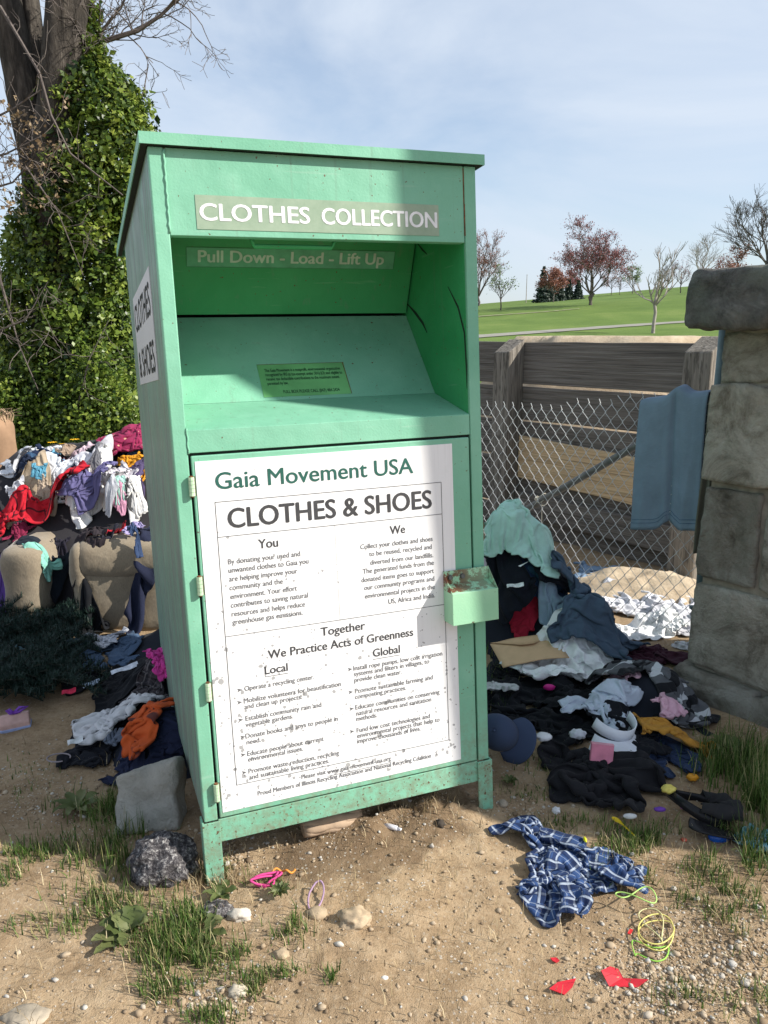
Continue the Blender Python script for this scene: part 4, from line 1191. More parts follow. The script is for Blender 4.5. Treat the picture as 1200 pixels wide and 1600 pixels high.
add(1,'jacket','jacket',150,1176,120,84,'shirt',cloth((0.009,0.010,0.015)),'black jacket heaped behind the pale stone block',0.42,None,1.3,0.008,gd)
add(1,'trousers','trousers',232,1172,110,90,'pants',cloth((0.016,0.021,0.05)),'navy trousers heaped between stone block and bin',0.42,None,1.3,0.006,gd)
add(2,'checked_shirt','shirt',240,1090,66,44,'shirt',cloth((0.06,0.05,0.055),'plaid',(0.015,0.015,0.02),(0.22,0.2,0.2)),'dark grey plaid shirt behind the orange t-shirt',0.5,None,1.2,0.005,gd)
add(2,'towel','towel',182,1126,78,60,'sheet',cloth((0.55,0.55,0.57)),'dirty white towel twisted beside the orange t-shirt',0.55,None,1.3,0.008,gd)
add(3,'t_shirt','t-shirt',230,1132,74,66,'shirt',cloth((0.50,0.085,0.02),'print',(0.10,0.03,0.025)),'orange t-shirt with a dark print lying by the bin',0.5,None,1.3,0.005,gd)
add(3,'t_shirt','t-shirt',252,1036,30,36,'sheet',cloth((0.55,0.05,0.28)),'hot pink t-shirt corner poking out beside the bin',0.5,None,1.2,0.005,gd)
add(3,'baby_trousers','trousers',12,1012,46,70,'pants',cloth((0.25,0.44,0.56)),'light blue baby trousers hanging on the fir garland',0.4,1.3,1.0,0.005,gd)
add(3,'scarf','scarf',6,962,34,34,'sheet',cloth((0.12,0.06,0.28)),'purple scarf on the fir garland below the footrest',0.45,None,1.1,0.005,gd)
add(3,'armband','armband',180,1162,26,22,'sheet',cloth((0.10,0.12,0.16)),'grey strap on the navy trousers',0.4,None,1.1,0.005,gd)
# ---- beside the fence
add(0,'checked_shirt','shirt',850,922,120,52,'shirt',cloth((0.025,0.055,0.12),'print',(0.05,0.14,0.24)),'navy and blue patterned shirt under the black trousers',0.45,None,1.3,0.005,gr)
add(0,'t_shirt','t-shirt',838,958,50,48,'shirt',cloth((0.42,0.02,0.045)),'red t-shirt peeping from under the patterned shirt',0.5,None,1.2,0.005,gr)
add(0,'jeans','jeans',926,905,60,62,'pants',cloth((0.16,0.25,0.37),'denim',(0.25,0.33,0.44)),'light denim jeans standing crumpled against the fence',0.5,None,1.1,0.006,gr)
add(1,'trousers','trousers',824,880,175,52,'pants',cloth((0.008,0.010,0.017)),'black track trousers with a small white flash, draped over the heap',0.36,0.1,1.2,0.006,gr)
add(1,'leggings','leggings',770,848,50,34,'sheet',cloth((0.48,0.42,0.50)),'lilac leggings under the pale aqua trousers',0.5,None,1.2,0.005,gr)
add(1,'jeans','jeans',882,1000,66,56,'pants',cloth((0.22,0.30,0.40),'denim',(0.3,0.38,0.46)),'pale jeans leg beneath the dark denim jacket',0.5,None,1.2,0.006,gr)
add(2,'trousers','trousers',806,822,118,36,'sheet',cloth((0.42,0.63,0.57)),'pale aqua trousers on top of the heap beside the bin',0.42,-0.3,1.2,0.006,gr)
add(4,'denim_jacket','jacket',930,970,165,60,'shirt',cloth((0.052,0.082,0.125),'denim',(0.09,0.13,0.18)),'dark grey-blue denim jacket bunched before the fence',0.46,-0.2,1.4,0.010,gr,0.06)
add(1,'vest','vest',915,996,50,30,'sheet',cloth((0.03,0.25,0.25)),'teal vest under the dark denim jacket',0.5,None,1.1,0.005,gr)
add(0,'sweater','sweater',1012,1038,130,60,'shirt',cloth((0.035,0.008,0.018),'knit',(0.06,0.015,0.03)),'maroon knitted sweater behind the striped one',0.45,None,1.3,0.010,gr)
add(0,'jeans','jeans',1012,1192,130,70,'pants',cloth((0.022,0.038,0.085),'denim',(0.04,0.06,0.12)),'dark blue jeans rolled beside the pink box',0.42,None,1.3,0.006,gr)
add(0,'trousers','trousers',842,1118,170,130,'pants',cloth((0.006,0.007,0.010)),'large black trousers sprawled in front of the white bag',0.36,0.8,1.2,0.006,gr)
add(0,'leggings','leggings',908,1078,70,70,'sheet',cloth((0.007,0.007,0.009)),'black leggings under the edge of the white bag',0.45,None,1.2,0.005,gr)
add(1,'sweatshirt','sweatshirt',1000,1158,110,80,'shirt',cloth((0.007,0.008,0.012)),'black sweatshirt between the white visor and the mustard cloth',0.42,None,1.2,0.006,gr)
add(1,'shirt','shirt',954,1110,135,52,'shirt',cloth((0.50,0.56,0.66)),'pale blue-white shirt behind the white visor',0.46,0.4,1.3,0.005,gr)
add(1,'blouse','blouse',964,1076,50,36,'shirt',cloth((0.62,0.40,0.47)),'rose pink blouse beside the striped sweater',0.5,None,1.2,0.005,gr)
add(2,'sweater','sweater',1040,1066,150,100,'shirt',cloth((0.10,0.105,0.115),'stripe',(0.012,0.013,0.016),(0.50,0.52,0.55)),'grey, black and white striped sweater at the foot of the pillar',0.42,0.75,1.3,0.010,gr)
add(2,'cloth','cloth',1056,1152,58,66,'sheet',cloth((0.47,0.23,0.04)),'mustard cloth hanging at the pillar foot',0.4,1.2,1.2,0.006,gr)
add(3,'baby_vest','vest',1040,1106,56,22,'shirt',cloth((0.66,0.40,0.49)),'light pink baby vest below the striped sweater',0.52,None,1.2,0.005,gr)
add(0,'sheet','bed sheet',1022,950,150,80,'sheet',cloth((0.62,0.62,0.66)),'white sheet crumpled on the sand behind the fence',0.45,None,1.4,0.005,gr)
add(1,'towel','towel',1062,972,80,50,'sheet',cloth((0.56,0.56,0.60)),'off-white towel behind the fence beside the post',0.5,None,1.3,0.008,gr)
add(2,'sock','sock',1089,1018,26,40,'sheet',cloth((0.68,0.69,0.73)),'white sock at the base of the fence post',0.45,1.2,1.0,0.005,gr)
add(2,'plastic_bag','carrier bag',886,1048,175,78,'sheet',mbg.m,'large crumpled white carrier bag spread before the dark denim jacket',0.36,0.2,1.0,0.0015,gr,0.08)
add(2,'plastic_bag','carrier bag',1014,992,110,44,'sheet',mbg.m,'thin white plastic bag between denim jacket and fence',0.40,0.4,1.0,0.0015,gr,0.06)
add(3,'jacket','jacket',946,1236,190,90,'shirt',cloth((0.013,0.013,0.016)),'black jacket rolled into a bundle on the trodden soil',0.50,-0.35,1.4,0.012,gr,0.07)
add(1,'rag','cloth',764,1080,26,50,'sheet',cloth((0.55,0.55,0.56)),'white rag behind the right leg of the bin',0.4,1.4,1.0,0.005,gr)
add(0,'baby_trousers','trousers',1188,1320,60,34,'pants',cloth((0.22,0.48,0.58),'print',(0.6,0.7,0.74)),'turquoise tie-dye cloth in the grass by the pillar',0.45,None,1.2,0.005,gr)

def prep(it, k):
    x, y, z = pick(it['px'], it['py'])
    zc = y*CP + (CAM_Z-z)*SP
    s = zc/F_PX
    comp = it['comp']
    comp = min(0.62, comp+0.07); it['comp'] = comp
    fy_ = 1.0 if it.get('group') in (gl, 'clothes on the tan sofa') else 1.75
    kf = 0.72 if fy_ == 1.0 else 0.92
    it['sx'] = max(0.09, it['w']*s/(1-comp)*kf); it['sy'] = max(0.09, it['h']*s*fy_/(1-comp)*kf)
    it['cx'], it['cy'] = x, y + it['h']*s*0.12
    it['yaw'] = it['yaw'] if it['yaw'] is not None else random.uniform(-0.9, 0.9)
    it['seed'] = 100+k*13
for lay in range(10):
    items = [g_ for g_ in G if g_['layer'] == lay]
    if not items: continue
    for k, g_ in enumerate(items): prep(g_, G.index(g_))
    for big in (False, True):
        sub = [g_ for g_ in items if (max(g_['w'], g_['h']) > 95) == big]
        if not sub: continue
        N = 52 if big else 34
        P = simulate(sub, N, 45 if big else 38, 8 if big else 6)
        for q, g_ in zip(P, sub):
            o = garment_mesh(g_['name'], q, g_['kind'], g_['sx'], g_['sy'], g_['mat'], g_['thick'])
            tag(o, g_['label'], g_['cat'], g_['group'])
            g_['obj'] = o
            if 'small white flash' in g_['label']: TRACK = (o, q, g_)
        splat(P)
# the white flash on the track trousers
o, q, g_ = TRACK
b = MB(); c = Vector(o.location)
i0, j0 = int(46*0.24), int(46*0.80)
tp = sorted([Vector(q[i, j]) for i in range(52) for j in range(52)], key=lambda p: (p-Vector(pick(808, 886))).length)[0]
n_ = Vector((0, -0.5, 0.85)).normalized(); a_ = Vector((1, 0.1, 0.25)).normalized(); u_ = n_.cross(a_)
lp = tp - c + n_*0.012
b.add([(lp+a_*0.035+u_*0.012)[:], (lp-a_*0.03-u_*0.001)[:], (lp-a_*0.022-u_*0.011)[:], (lp+u_*0.001)[:]], [(0,1,2),(0,2,3)])
obj('emblem', b, INK_WHITE, o)

# plaid shirt alone on the open soil
it = dict(px=876, py=1376, w=215, h=150)
x, y, z = pick(it['px'], it['py'])
it.update(cx=x, cy=y, sx=0.84, sy=0.70, yaw=-0.62, comp=0.55, seed=501, loft=0.05)
P = simulate([it], 64, 55, 12)
o = garment_mesh('plaid_shirt', P[0], 'shirt', 0.84, 0.70, cloth((0.028,0.062,0.165),'plaid',(0.010,0.018,0.055),(0.58,0.66,0.76)), 0.005)
tag(o, 'blue and white plaid flannel shirt lying alone on bare soil', 'shirt')
splat(P)
# jeans hung over the fence, and olive trousers beside them
def draped(name, cat, label, s0, s1, ztop, drop_f, drop_b, mat, seed, seam=True, flare=0.0):
    A, Bn = 40, 64
    V = np.zeros((A, Bn, 3))
    tot = drop_f+drop_b
    for i in range(A):
        a = i/(A-1)
        for j in range(Bn):
            d = j/(Bn-1)*tot
            side = 1 if d < drop_f else -1
            z = ztop(a) - (drop_f-d if side > 0 else d-drop_f)
            dist = abs(drop_f-d)
            k = min(1, dist/0.05)
            fold = 0.022*k*(fbm(a*5+seed, dist*1.4, 3, seed) + 0.35*math.sin(a*9+2*vnoise(dist*2, 1, seed)))*(0.5+min(1, dist/0.4))
            groove = -0.016*math.exp(-((a-0.52-0.03*dist)/0.03)**2)*k if seam else 0
            off = side*(0.014+0.02*math.sqrt(max(0, 1-(1-k)**2))+fold+groove) if True else 0
            if dist < 0.05: z += 0.012*(1-k)
            s = s0+(s1-s0)*(a + flare*(a-0.5)*dist) + 0.012*vnoise(dist*3, a*2, seed+3)
            p = FP + FD*s + FN*off
            V[i, j] = (p.x, p.y, z+0.010*vnoise(a*6, seed, 3)*(dist/0.7))
    i = np.arange(A*Bn).reshape(A, Bn)
    F = np.stack([i[:-1,:-1], i[1:,:-1], i[1:,1:], i[:-1,1:]], -1).reshape(-1, 4)
    U, Vv = np.meshgrid(np.linspace(0, s1-s0, A), np.linspace(0, tot, Bn), indexing='ij')
    c = V.reshape(-1, 3).mean(0)
    o = mesh_np(name, V.reshape(-1, 3)-c, F, mat, smooth=True, uv=np.stack([U, Vv], -1).reshape(-1, 2))
    o.location = c
    md = o.modifiers.new('thickness', 'SOLIDIFY'); md.thickness = 0.007; md.offset = 0
    return tag(o, label, cat), V, c
sA, zA = f_on(1001, 625, 0.03); sB, zB = f_on(1108, 612, 0.03); sC, zC = f_on(1040, 838, 0.04)
JEANM = cloth((0.15,0.215,0.295),'denim',(0.26,0.325,0.39))
jeans, JV, jc = draped('jeans', 'jeans', 'blue jeans hung over the chain-link fence beside the pillar', sA, sB, lambda a: zA+(zB-zA)*a + 0.04*math.exp(-((a-0.55)/0.12)**2), zA-zC+0.005, 0.45, JEANM, 21, True, 0.07)
b = MB()
for j in (2, 3):
    pts = [tuple(Vector(JV[i, j]) - Vector(jc) + FN*0.0046) for i in range(40)]
    b.tube(pts, 0.0012, 4, cap=False)
obj('hem_stitching', b, cloth((0.05,0.11,0.2)), jeans)
sD, zD = f_on(1096, 612, 0.0); sE, zE = f_on(1119, 612, 0.0); _, zF = f_on(1108, 862, 0.0)
draped('trousers', 'trousers', 'olive grey trousers hung on the fence between jeans and pillar', sE-0.055, sD-0.060, lambda a: zD-0.01, zD-zF, 0.5, cloth((0.15,0.145,0.115)), 33, False)
# ------------------------------------------------------------------ hats, boxes and small litter
def ground_at(px, py, lift=0.0):
    x, y, z = pick(px, py)
    return Vector((x, y, z+lift))
def lathe(prof, seg=28, sx=1.0, sy=1.0):
    """(r, z) profile round the z axis"""
    V = [(r*math.cos(2*math.pi*k/seg)*sx, r*math.sin(2*math.pi*k/seg)*sy, z) for r, z in prof for k in range(seg)]
    F = [(i*seg+k, i*seg+(k+1) % seg, (i+1)*seg+(k+1) % seg, (i+1)*seg+k) for i in range(len(prof)-1) for k in range(seg)]
    return V, F
def brim_mb(r0, reach, half, droop=0.012, thick=0.003):
    b = MB(); n, mN = 20, 8
    rows_ = []
    for lay in (0, 1):
        for i in range(n+1):
            a = -half + 2*half*i/n
            for j in range(mN+1):
                t = j/mN
                r = r0 + reach*t*(math.cos(a/half*math.pi/2)**0.45 if abs(a) < half else 0)
                rows_.append((r*math.cos(a), r*math.sin(a), -droop*(r*math.sin(a)/r0)**2*(0.4+t) - lay*thick))
    k = (n+1)*(mN+1); fs = []
    for i in range(n):
        for j in range(mN):
            q = i*(mN+1)+j
            fs.append((q, q+mN+1, q+mN+2, q+1)); fs.append((k+q, k+q+1, k+q+mN+2, k+q+mN+1))
        q = i*(mN+1)+mN
        fs.append((q, q+mN+1, k+q+mN+1, k+q))
    b.add(rows_, fs)
    return b
def ball_cap(label, loc, rot, mat, mat2, r=0.092):
    t = thing('baseball_cap', label, 'cap', loc, rot)
    prof = [(r*1.0, 0.0), (r*1.0, 0.03), (r*0.95, 0.06), (r*0.8, 0.088), (r*0.5, 0.105), (r*0.2, 0.112), (0.001, 0.113)]
    V, F = lathe(prof, 30, 1.08, 0.95)
    V = [(x*(1-0.08*max(0, mnoise.noise(Vector((x*20, y*20, z*20))))), y, z+0.008*mnoise.noise(Vector((x*15, y*15, 3)))) for x, y, z in V]
    b = MB(); b.add(V, F); o = obj('crown', b, mat, t, smooth=True)
    md = o.modifiers.new('thickness', 'SOLIDIFY'); md.thickness = 0.004
    b = MB(); b.tube([(0.001*math.cos(q), 0.001*math.sin(q), 0.112+q*0.0016) for q in (0, 1, 2)], [0.007, 0.0065, 0.002], 10); obj('button', b, mat, t, smooth=True)
    obj('brim', brim_mb(r*0.98, 0.075, 1.15), mat2, t, smooth=True)
    return t
NAVYC = cloth((0.045,0.065,0.12)); BLACKC = cloth((0.012,0.012,0.014)); WHITEC = plain('white_foam', (0.70,0.735,0.80), 0.8, var=0.05)
p = ground_at(778, 1182, 0.10)
ball_cap('slate blue cap propped on edge behind the right leg of the bin', p, (R(58), R(12), R(-28)), NAVYC, NAVYC, 0.072)
p = ground_at(952, 1142, 0.03)
t = thing('sun_visor', 'white foam sun visor tipped over on the black sweatshirt', 'visor', p, (R(-6), R(18), R(-62)))
o = obj('brim', brim_mb(0.095, 0.085, 1.35, 0.03, 0.004), WHITEC, t, smooth=True)
b = MB(); V, F = [], []
for i in range(25):
    a = -1.6+3.2*i/24
    for z in (0.0, 0.02, 0.045): V.append((0.095*math.cos(a)*(1-z), 0.095*math.sin(a)*(1-z), z))
for i in range(24):
    for j in range(2): F.append((3*i+j, 3*i+3+j, 3*i+4+j, 3*i+1+j))
b.add(V, F); o = obj('front_band', b, WHITEC, t, smooth=True); md = o.modifiers.new('thickness', 'SOLIDIFY'); md.thickness = 0.004
p = ground_at(1090, 1276, 0.02)
t = thing('cap', 'black collapsed cap lying in the grass near the pillar, its strap making a loop', 'cap', p, (R(-16), R(14), R(-28)))
b = MB(); V, F = [], []
for i in range(49):
    a = 2*math.pi*i/48
    for z in (0.0, 0.022, 0.044): V.append((0.105*math.cos(a)*(1-z*0.8)*(1+0.04*math.sin(3*a)), 0.095*math.sin(a)*(1-z*0.8), z*(0.8+0.2*math.cos(a))+0.008*math.sin(2*a)))
for i in range(48):
    for j in range(2): F.append((3*i+j, 3*i+3+j, 3*i+4+j, 3*i+1+j))
b.add(V, F); o = obj('head_band', b, BLACKC, t, smooth=True); md = o.modifiers.new('thickness', 'SOLIDIFY'); md.thickness = 0.005
prof = [(0.100,0.035),(0.118,0.048),(0.112,0.066),(0.085,0.075),(0.052,0.062),(0.035,0.05)]
V, F, ns = [], [], 40
for r_, z in prof:
    for k in range(ns+1):
        a = -1.75+3.5*k/ns
        pl_ = 1+0.05*math.sin(11*a)
        V.append((r_*pl_*math.cos(a)+0.012+0.02*mnoise.noise(Vector((a*2, r_*30, 1))), r_*pl_*0.95*math.sin(a), z*(0.75+0.35*math.cos(a))+0.014*mnoise.noise(Vector((a*3, r_*40, 5)))))
for i in range(len(prof)-1):
    for k in range(ns): q = i*(ns+1)+k; F.append((q, q+1, q+ns+2, q+ns+1))
b = MB(); b.add(V, F); o = obj('crown', b, cloth((0.02,0.02,0.022)), t, smooth=True); md = o.modifiers.new('thickness', 'SOLIDIFY'); md.thickness = 0.004
bm_ = brim_mb(0.103, 0.07, 0.9, 0.02, 0.004); bm_.v = [(x*math.cos(-0.9)-y*math.sin(-0.9), x*math.sin(-0.9)+y*math.cos(-0.9), z+0.004) for x, y, z in bm_.v]
obj('brim', bm_, BLACKC, t, smooth=True)

def tilt_box(name, label, cat, px, py, sx, sy, sz, rot, mat, lift=0.0, bevel=0.003):
    p = ground_at(px, py, lift)
    b = MB(); b.box(-sx/2, sx/2, -sy/2, sy/2, 0, sz)
    o = obj(name, b, mat, bevel=bevel); o.location = p; o.rotation_euler = rot
    return tag(o, label, cat)
PINKP = plain('pink_card', (0.60,0.21,0.30), 0.55)
t = thing('carton', 'small pink carton standing upright before the white visor', 'box', at_ground(938, 1199, 0.035), (R(-12), R(4), R(-6)))
b = MB(); b.box(-0.04, 0.04, -0.012, 0.012, 0.0, 0.085); obj('box_body', b, PINKP, t, bevel=0.002)
b = MB(); b.box(-0.0405, 0.0405, -0.0125, 0.0125, 0.0855, 0.0875); obj('flap', b, plain('pale_pink_card', (0.68,0.30,0.38), 0.5), t)
# manila envelope
p = ground_at(826, 1024, 0.02)
b = MB(); n = 12; vs = []
for i in range(n+1):
    for j in range(n+1):
        u, v_ = i/n, j/n
        vs.append((-0.16+0.32*u, -0.11+0.22*v_, 0.02*math.sin(u*2.6)+0.006*vnoise(u*4, v_*4, 2)))
b.add(vs, [(i*(n+1)+j, (i+1)*(n+1)+j, (i+1)*(n+1)+j+1, i*(n+1)+j+1) for i in range(n) for j in range(n)])
o = obj('envelope', b, plain('manila_paper', (0.60,0.40,0.23), 0.7, var=0.06), smooth=True); o.location = p; o.rotation_euler = (R(8), R(-4), R(8))
md = o.modifiers.new('thickness', 'SOLIDIFY'); md.thickness = 0.004
tag(o, 'manila envelope lying at the left corner of the white carrier bag', 'envelope')
fl = MB(); fl.add([(-0.16,0.112,0.0045),(0.16,0.112,0.0045),(0.03,0.02,0.0285),(-0.03,0.02,0.0285)], [(0,1,2,3)]); obj('flap', fl, plain('manila_flap', (0.55,0.36,0.20), 0.7), o)
# printed leaflet beside it
p = ground_at(800, 1040, 0.012)
b = MB(); b.box(-0.05, 0.05, -0.035, 0.035, 0, 0.0015); o = obj('leaflet', b, plain('leaflet_paper', (0.45,0.5,0.5), 0.5, var=0.6, scale=45)); o.location = p; o.rotation_euler = (R(10), R(5), R(-35)); tag(o, 'glossy printed leaflet under the manila envelope corner', 'leaflet')

# yellow plastic spoon
p = ground_at(974, 1296, 0.012)
b = MB()
V = []; nn = 16
prof = [(-0.055,0.004),(-0.02,0.0035),(0.012,0.004),(0.022,0.0095),(0.034,0.0125),(0.046,0.0085),(0.052,0.001)]
vs = [(x, s*w_, 0.004*math.sin((x+0.055)*30)+(0.0 if x < 0.02 else -0.003*(1-abs(s)))) for x, w_ in prof for s in (-1, 0, 1)]
b.add(vs, [(3*i+j, 3*i+3+j, 3*i+4+j, 3*i+1+j) for i in range(len(prof)-1) for j in (0, 1)])
o = obj('plastic_spoon', b, plain('yellow_plastic', (0.72,0.50,0.01), 0.35), smooth=True); o.location = p; o.rotation_euler = (0, R(-6), R(118))
md = o.modifiers.new('thickness', 'SOLIDIFY'); md.thickness = 0.002; md = o.modifiers.new('smooth', 'SUBSURF'); md.levels = md.render_levels = 1
tag(o, 'yellow plastic spoon beside the rolled black jacket', 'spoon')
def blob(name, label, cat, px, py, size, mat, seed=1, amp=0.25, sink=0.25, rot=(0,0,0), freq=2.0, sub=3, smooth=True):
    """lump with a knocked-about surface resting on the ground"""
    import bmesh
    bm = bmesh.new(); bmesh.ops.create_icosphere(bm, subdivisions=sub, radius=1.0)
    S = Vector((seed*7.3, seed*3.1, seed*5.7))
    for v_ in bm.verts:
        d = v_.co.normalized()
        v_.co = d*(1+amp*(mnoise.noise(d*freq+S)+0.5*mnoise.noise(d*freq*2.6+S)))
        v_.co = Vector((v_.co.x*size[0], v_.co.y*size[1], v_.co.z*size[2]))
    me = bpy.data.meshes.new(name); bm.to_mesh(me); bm.free()
    if smooth: me.polygons.foreach_set('use_smooth', np.ones(len(me.polygons), bool))
    me.materials.append(mat)
    o = bpy.data.objects.new(name, me); COL.objects.link(o)
    p = ground_at(px, py); o.location = p + Vector((0,0,size[2]*(1-2*sink*0.5)*0.6)); o.rotation_euler = rot
    return tag(o, label, cat)
blob('toy_egg', 'shiny blue plastic egg half in the grass by the black visor', 'toy', 1123, 1312, (0.034,0.020,0.019), plain('blue_plastic', (0.008,0.10,0.50), 0.25, 0.5), 3, 0.04)
blob('toy', 'small orange toy in the grass near the pillar', 'toy', 1082, 1217, (0.022,0.014,0.013), plain('orange_plastic', (0.62,0.27,0.02), 0.4), 4, 0.25)
blob('toy', 'lumpy yellow toy between the jeans roll and black visor', 'toy', 1044, 1236, (0.024,0.016,0.014), plain('pale_yellow_plastic', (0.62,0.52,0.12), 0.45), 5, 0.35)
blob('toy', 'purple plastic piece at the edge of the black visor', 'toy', 1031, 1266, (0.020,0.009,0.008), plain('purple_plastic', (0.13,0.04,0.33), 0.4), 6, 0.12)
blob('toy', 'mauve plastic piece lying inside the black visor ring', 'toy', 1072, 1263, (0.020,0.011,0.007), plain('mauve_plastic', (0.33,0.13,0.28), 0.4), 7, 0.12)
blob('toy', 'magenta plastic piece under the white carrier bag edge', 'toy', 858, 1076, (0.026,0.014,0.014), plain('magenta_plastic', (0.55,0.02,0.22), 0.4), 8, 0.15)
blob('crumpled_tissue', 'small crumpled white tissue left of the rolled black jacket', 'tissue', 869, 1270, (0.014,0.012,0.014), plain('white_tissue', (0.78,0.78,0.80), 0.7), 9, 0.6, freq=4)
blob('pebble', 'smooth white oval pebble right of the yellow spoon', 'stone', 984, 1277, (0.022,0.009,0.009), plain('white_stone', (0.52,0.53,0.53), 0.7), 10, 0.1)
blob('paper_cup', 'white crushed paper cup inside the sprawled black trousers', 'cup', 850, 1154, (0.032,0.022,0.016), plain('white_paper', (0.68,0.69,0.72), 0.6), 11, 0.3)
blob('crumpled_tissue', 'white crumpled paper beside the white visor', 'tissue', 903, 1150, (0.030,0.024,0.018), plain('white_tissue_paper', (0.66,0.68,0.74), 0.7), 12, 0.4, freq=3)
blob('crayon_stub', 'yellow-green crayon stub above the plaid shirt', 'crayon', 914, 1313, (0.005,0.013,0.006), plain('lime_wax', (0.55,0.55,0.02), 0.5), 13, 0.05)
blob('bead', 'tiny red and green trinket beside the blue egg', 'trinket', 1068, 1314, (0.010,0.008,0.008), plain('red_trinket', (0.45,0.10,0.06), 0.4, var=0.7, scale=90), 14, 0.3)
blob('soil_clod', 'dark clod of soil under the front rail near the right leg', 'clod', 687, 1291, (0.016,0.013,0.016), plain('dark_soil', (0.05,0.04,0.032), 0.9), 15, 0.4, freq=3)
# rolled fabric bundle under the rail
mbd = plain('dirty_beige_cloth', (0.40,0.29,0.20), 0.9, var=0.25, scale=14, bump=0.4)
t = thing('cloth_bundle', 'dirty beige cloth bundle stuck under the front rail', 'bundle', ground_at(500, 1302, 0.0), (0,0,R(24)))
b = MB()
for k in range(7):
    pts = []
    for i in range(13):
        x = -0.055+i*0.016
        rr = 0.032*(1-0.3*abs(i-4)/9)*(1-0.06*k)
        a = 0.9*k+0.06*i
        pts.append((x, rr*0.55*math.cos(a)+0.004*math.sin(i+k), 0.03+rr*0.6*math.sin(a)))
    b.tube(pts, [0.012+0.008*math.sin(math.pi*(i+1)/14) for i in range(13)], 8)
obj('rolled_fabric', b, mbd, t, smooth=True)
# clear tube
p = ground_at(612, 1296, 0.009)
t = thing('plastic_tube', 'small translucent white plastic tube on the soil below the bin', 'tube', p, (0, R(3), R(-22)))
mtb = plain('frosted_plastic', (0.66,0.66,0.70), 0.25, 0.5, var=0.05)
b = MB(); b.tube([(-0.030,0,0),(0.018,0,0),(0.020,0,0)], [0.0085,0.0085,0.007], 14); obj('barrel', b, mtb, t, smooth=True)
b = MB(); b.tube([(0.0205,0,0),(0.034,0,0)], [0.006,0.005], 12); obj('tip', b, mtb, t, smooth=True)
# loops of cord and bands
def loop(name, label, cat, px, py, fn, rad, mat, n=60, lift=0.0):
    p = ground_at(px, py)
    b = MB(); pts = []
    for i in range(n+1):
        x, y, z = fn(i/n)
        pts.append((x, y, z+rad+max(0, gz(p.x+x, p.y+y)-p.z)))
    b.tube(pts, rad, 6)
    o = obj(name, b, mat, smooth=True); o.location = p+Vector((0,0,lift))
    return tag(o, label, cat)
T2 = 2*math.pi
loop('hair_elastic', 'dusty lilac hair elastic standing beside a pale pebble', 'hair band', 494, 1408, lambda t: (0.020*math.sin(T2*t)+0.006*math.cos(T2*t), 0.044*math.cos(T2*t), 0.012+0.012*math.cos(T2*t)), 0.0028, plain('lilac_elastic', (0.33,0.22,0.32), 0.7))
loop('rubber_band', 'yellow-white rubber band in a double ring on the gravel', 'rubber band', 1026, 1462, lambda t: ((0.052+0.008*math.sin(T2*t*2))*math.cos(T2*t*2), (0.055+0.01*math.cos(T2*t))*math.sin(T2*t*2+0.4), 0.004+0.006*(1+math.sin(T2*t))), 0.0019, plain('cream_rubber', (0.62,0.55,0.17), 0.5))
loop('rubber_band', 'pale tangled rubber band looped over the yellow ring', 'rubber band', 1024, 1455, lambda t: (0.024*math.sin(T2*t)+0.012*math.sin(T2*2*t), 0.062*math.cos(T2*t)+0.01, 0.010+0.004*math.sin(T2*t*2)), 0.0017, plain('pale_rubber', (0.62,0.58,0.30), 0.5))
loop('rubber_band', 'bright green rubber band crossing the yellow ring', 'rubber band', 1012, 1490, lambda t: (0.048*math.cos(T2*t)+0.01*math.cos(2*T2*t), 0.026*math.sin(T2*t)+0.012*math.cos(T2*t*3), 0.004), 0.0019, plain('green_rubber', (0.27,0.55,0.08), 0.5))
loop('rubber_band', 'light green rubber band twisted beside the plaid shirt', 'rubber band', 993, 1401, lambda t: (0.056*math.cos(T2*t), 0.022*math.sin(T2*2*t)+0.012*math.sin(T2*t), 0.004+0.003*math.sin(T2*3*t)), 0.0019, plain('light_green_rubber', (0.38,0.60,0.16), 0.5))
loop('shoe_lace', 'grey loop of cord on the shaded soil beside the black jacket', 'cord', 92, 1186, lambda t: (0.042*math.cos(T2*t*0.85), 0.030*math.sin(T2*t*0.85), 0.003), 0.0026, plain('grey_cord', (0.25,0.22,0.24), 0.8))
def tangle(t, s): return (0.034*math.sin(T2*t*2.3+s)+0.012*math.sin(T2*t*5+s), 0.026*math.cos(T2*t*1.7+s*2), 0.010+0.010*math.sin(T2*t*3.1+s))
loop('ribbon_cord', 'hot pink tangled cord left of centre on the soil', 'cord', 418, 1380, lambda t: tangle(t, 0.4), 0.0034, plain('pink_cord', (0.62,0.06,0.24), 0.6), 90)
loop('ribbon_cord', 'orange cord end mixed into the pink tangle', 'cord', 436, 1370, lambda t: (0.034*t*2-0.02, 0.010*math.sin(T2*t)+0.012*t, 0.012+0.006*math.sin(T2*t*2)), 0.0032, plain('orange_cord', (0.65,0.26,0.05), 0.6), 40)
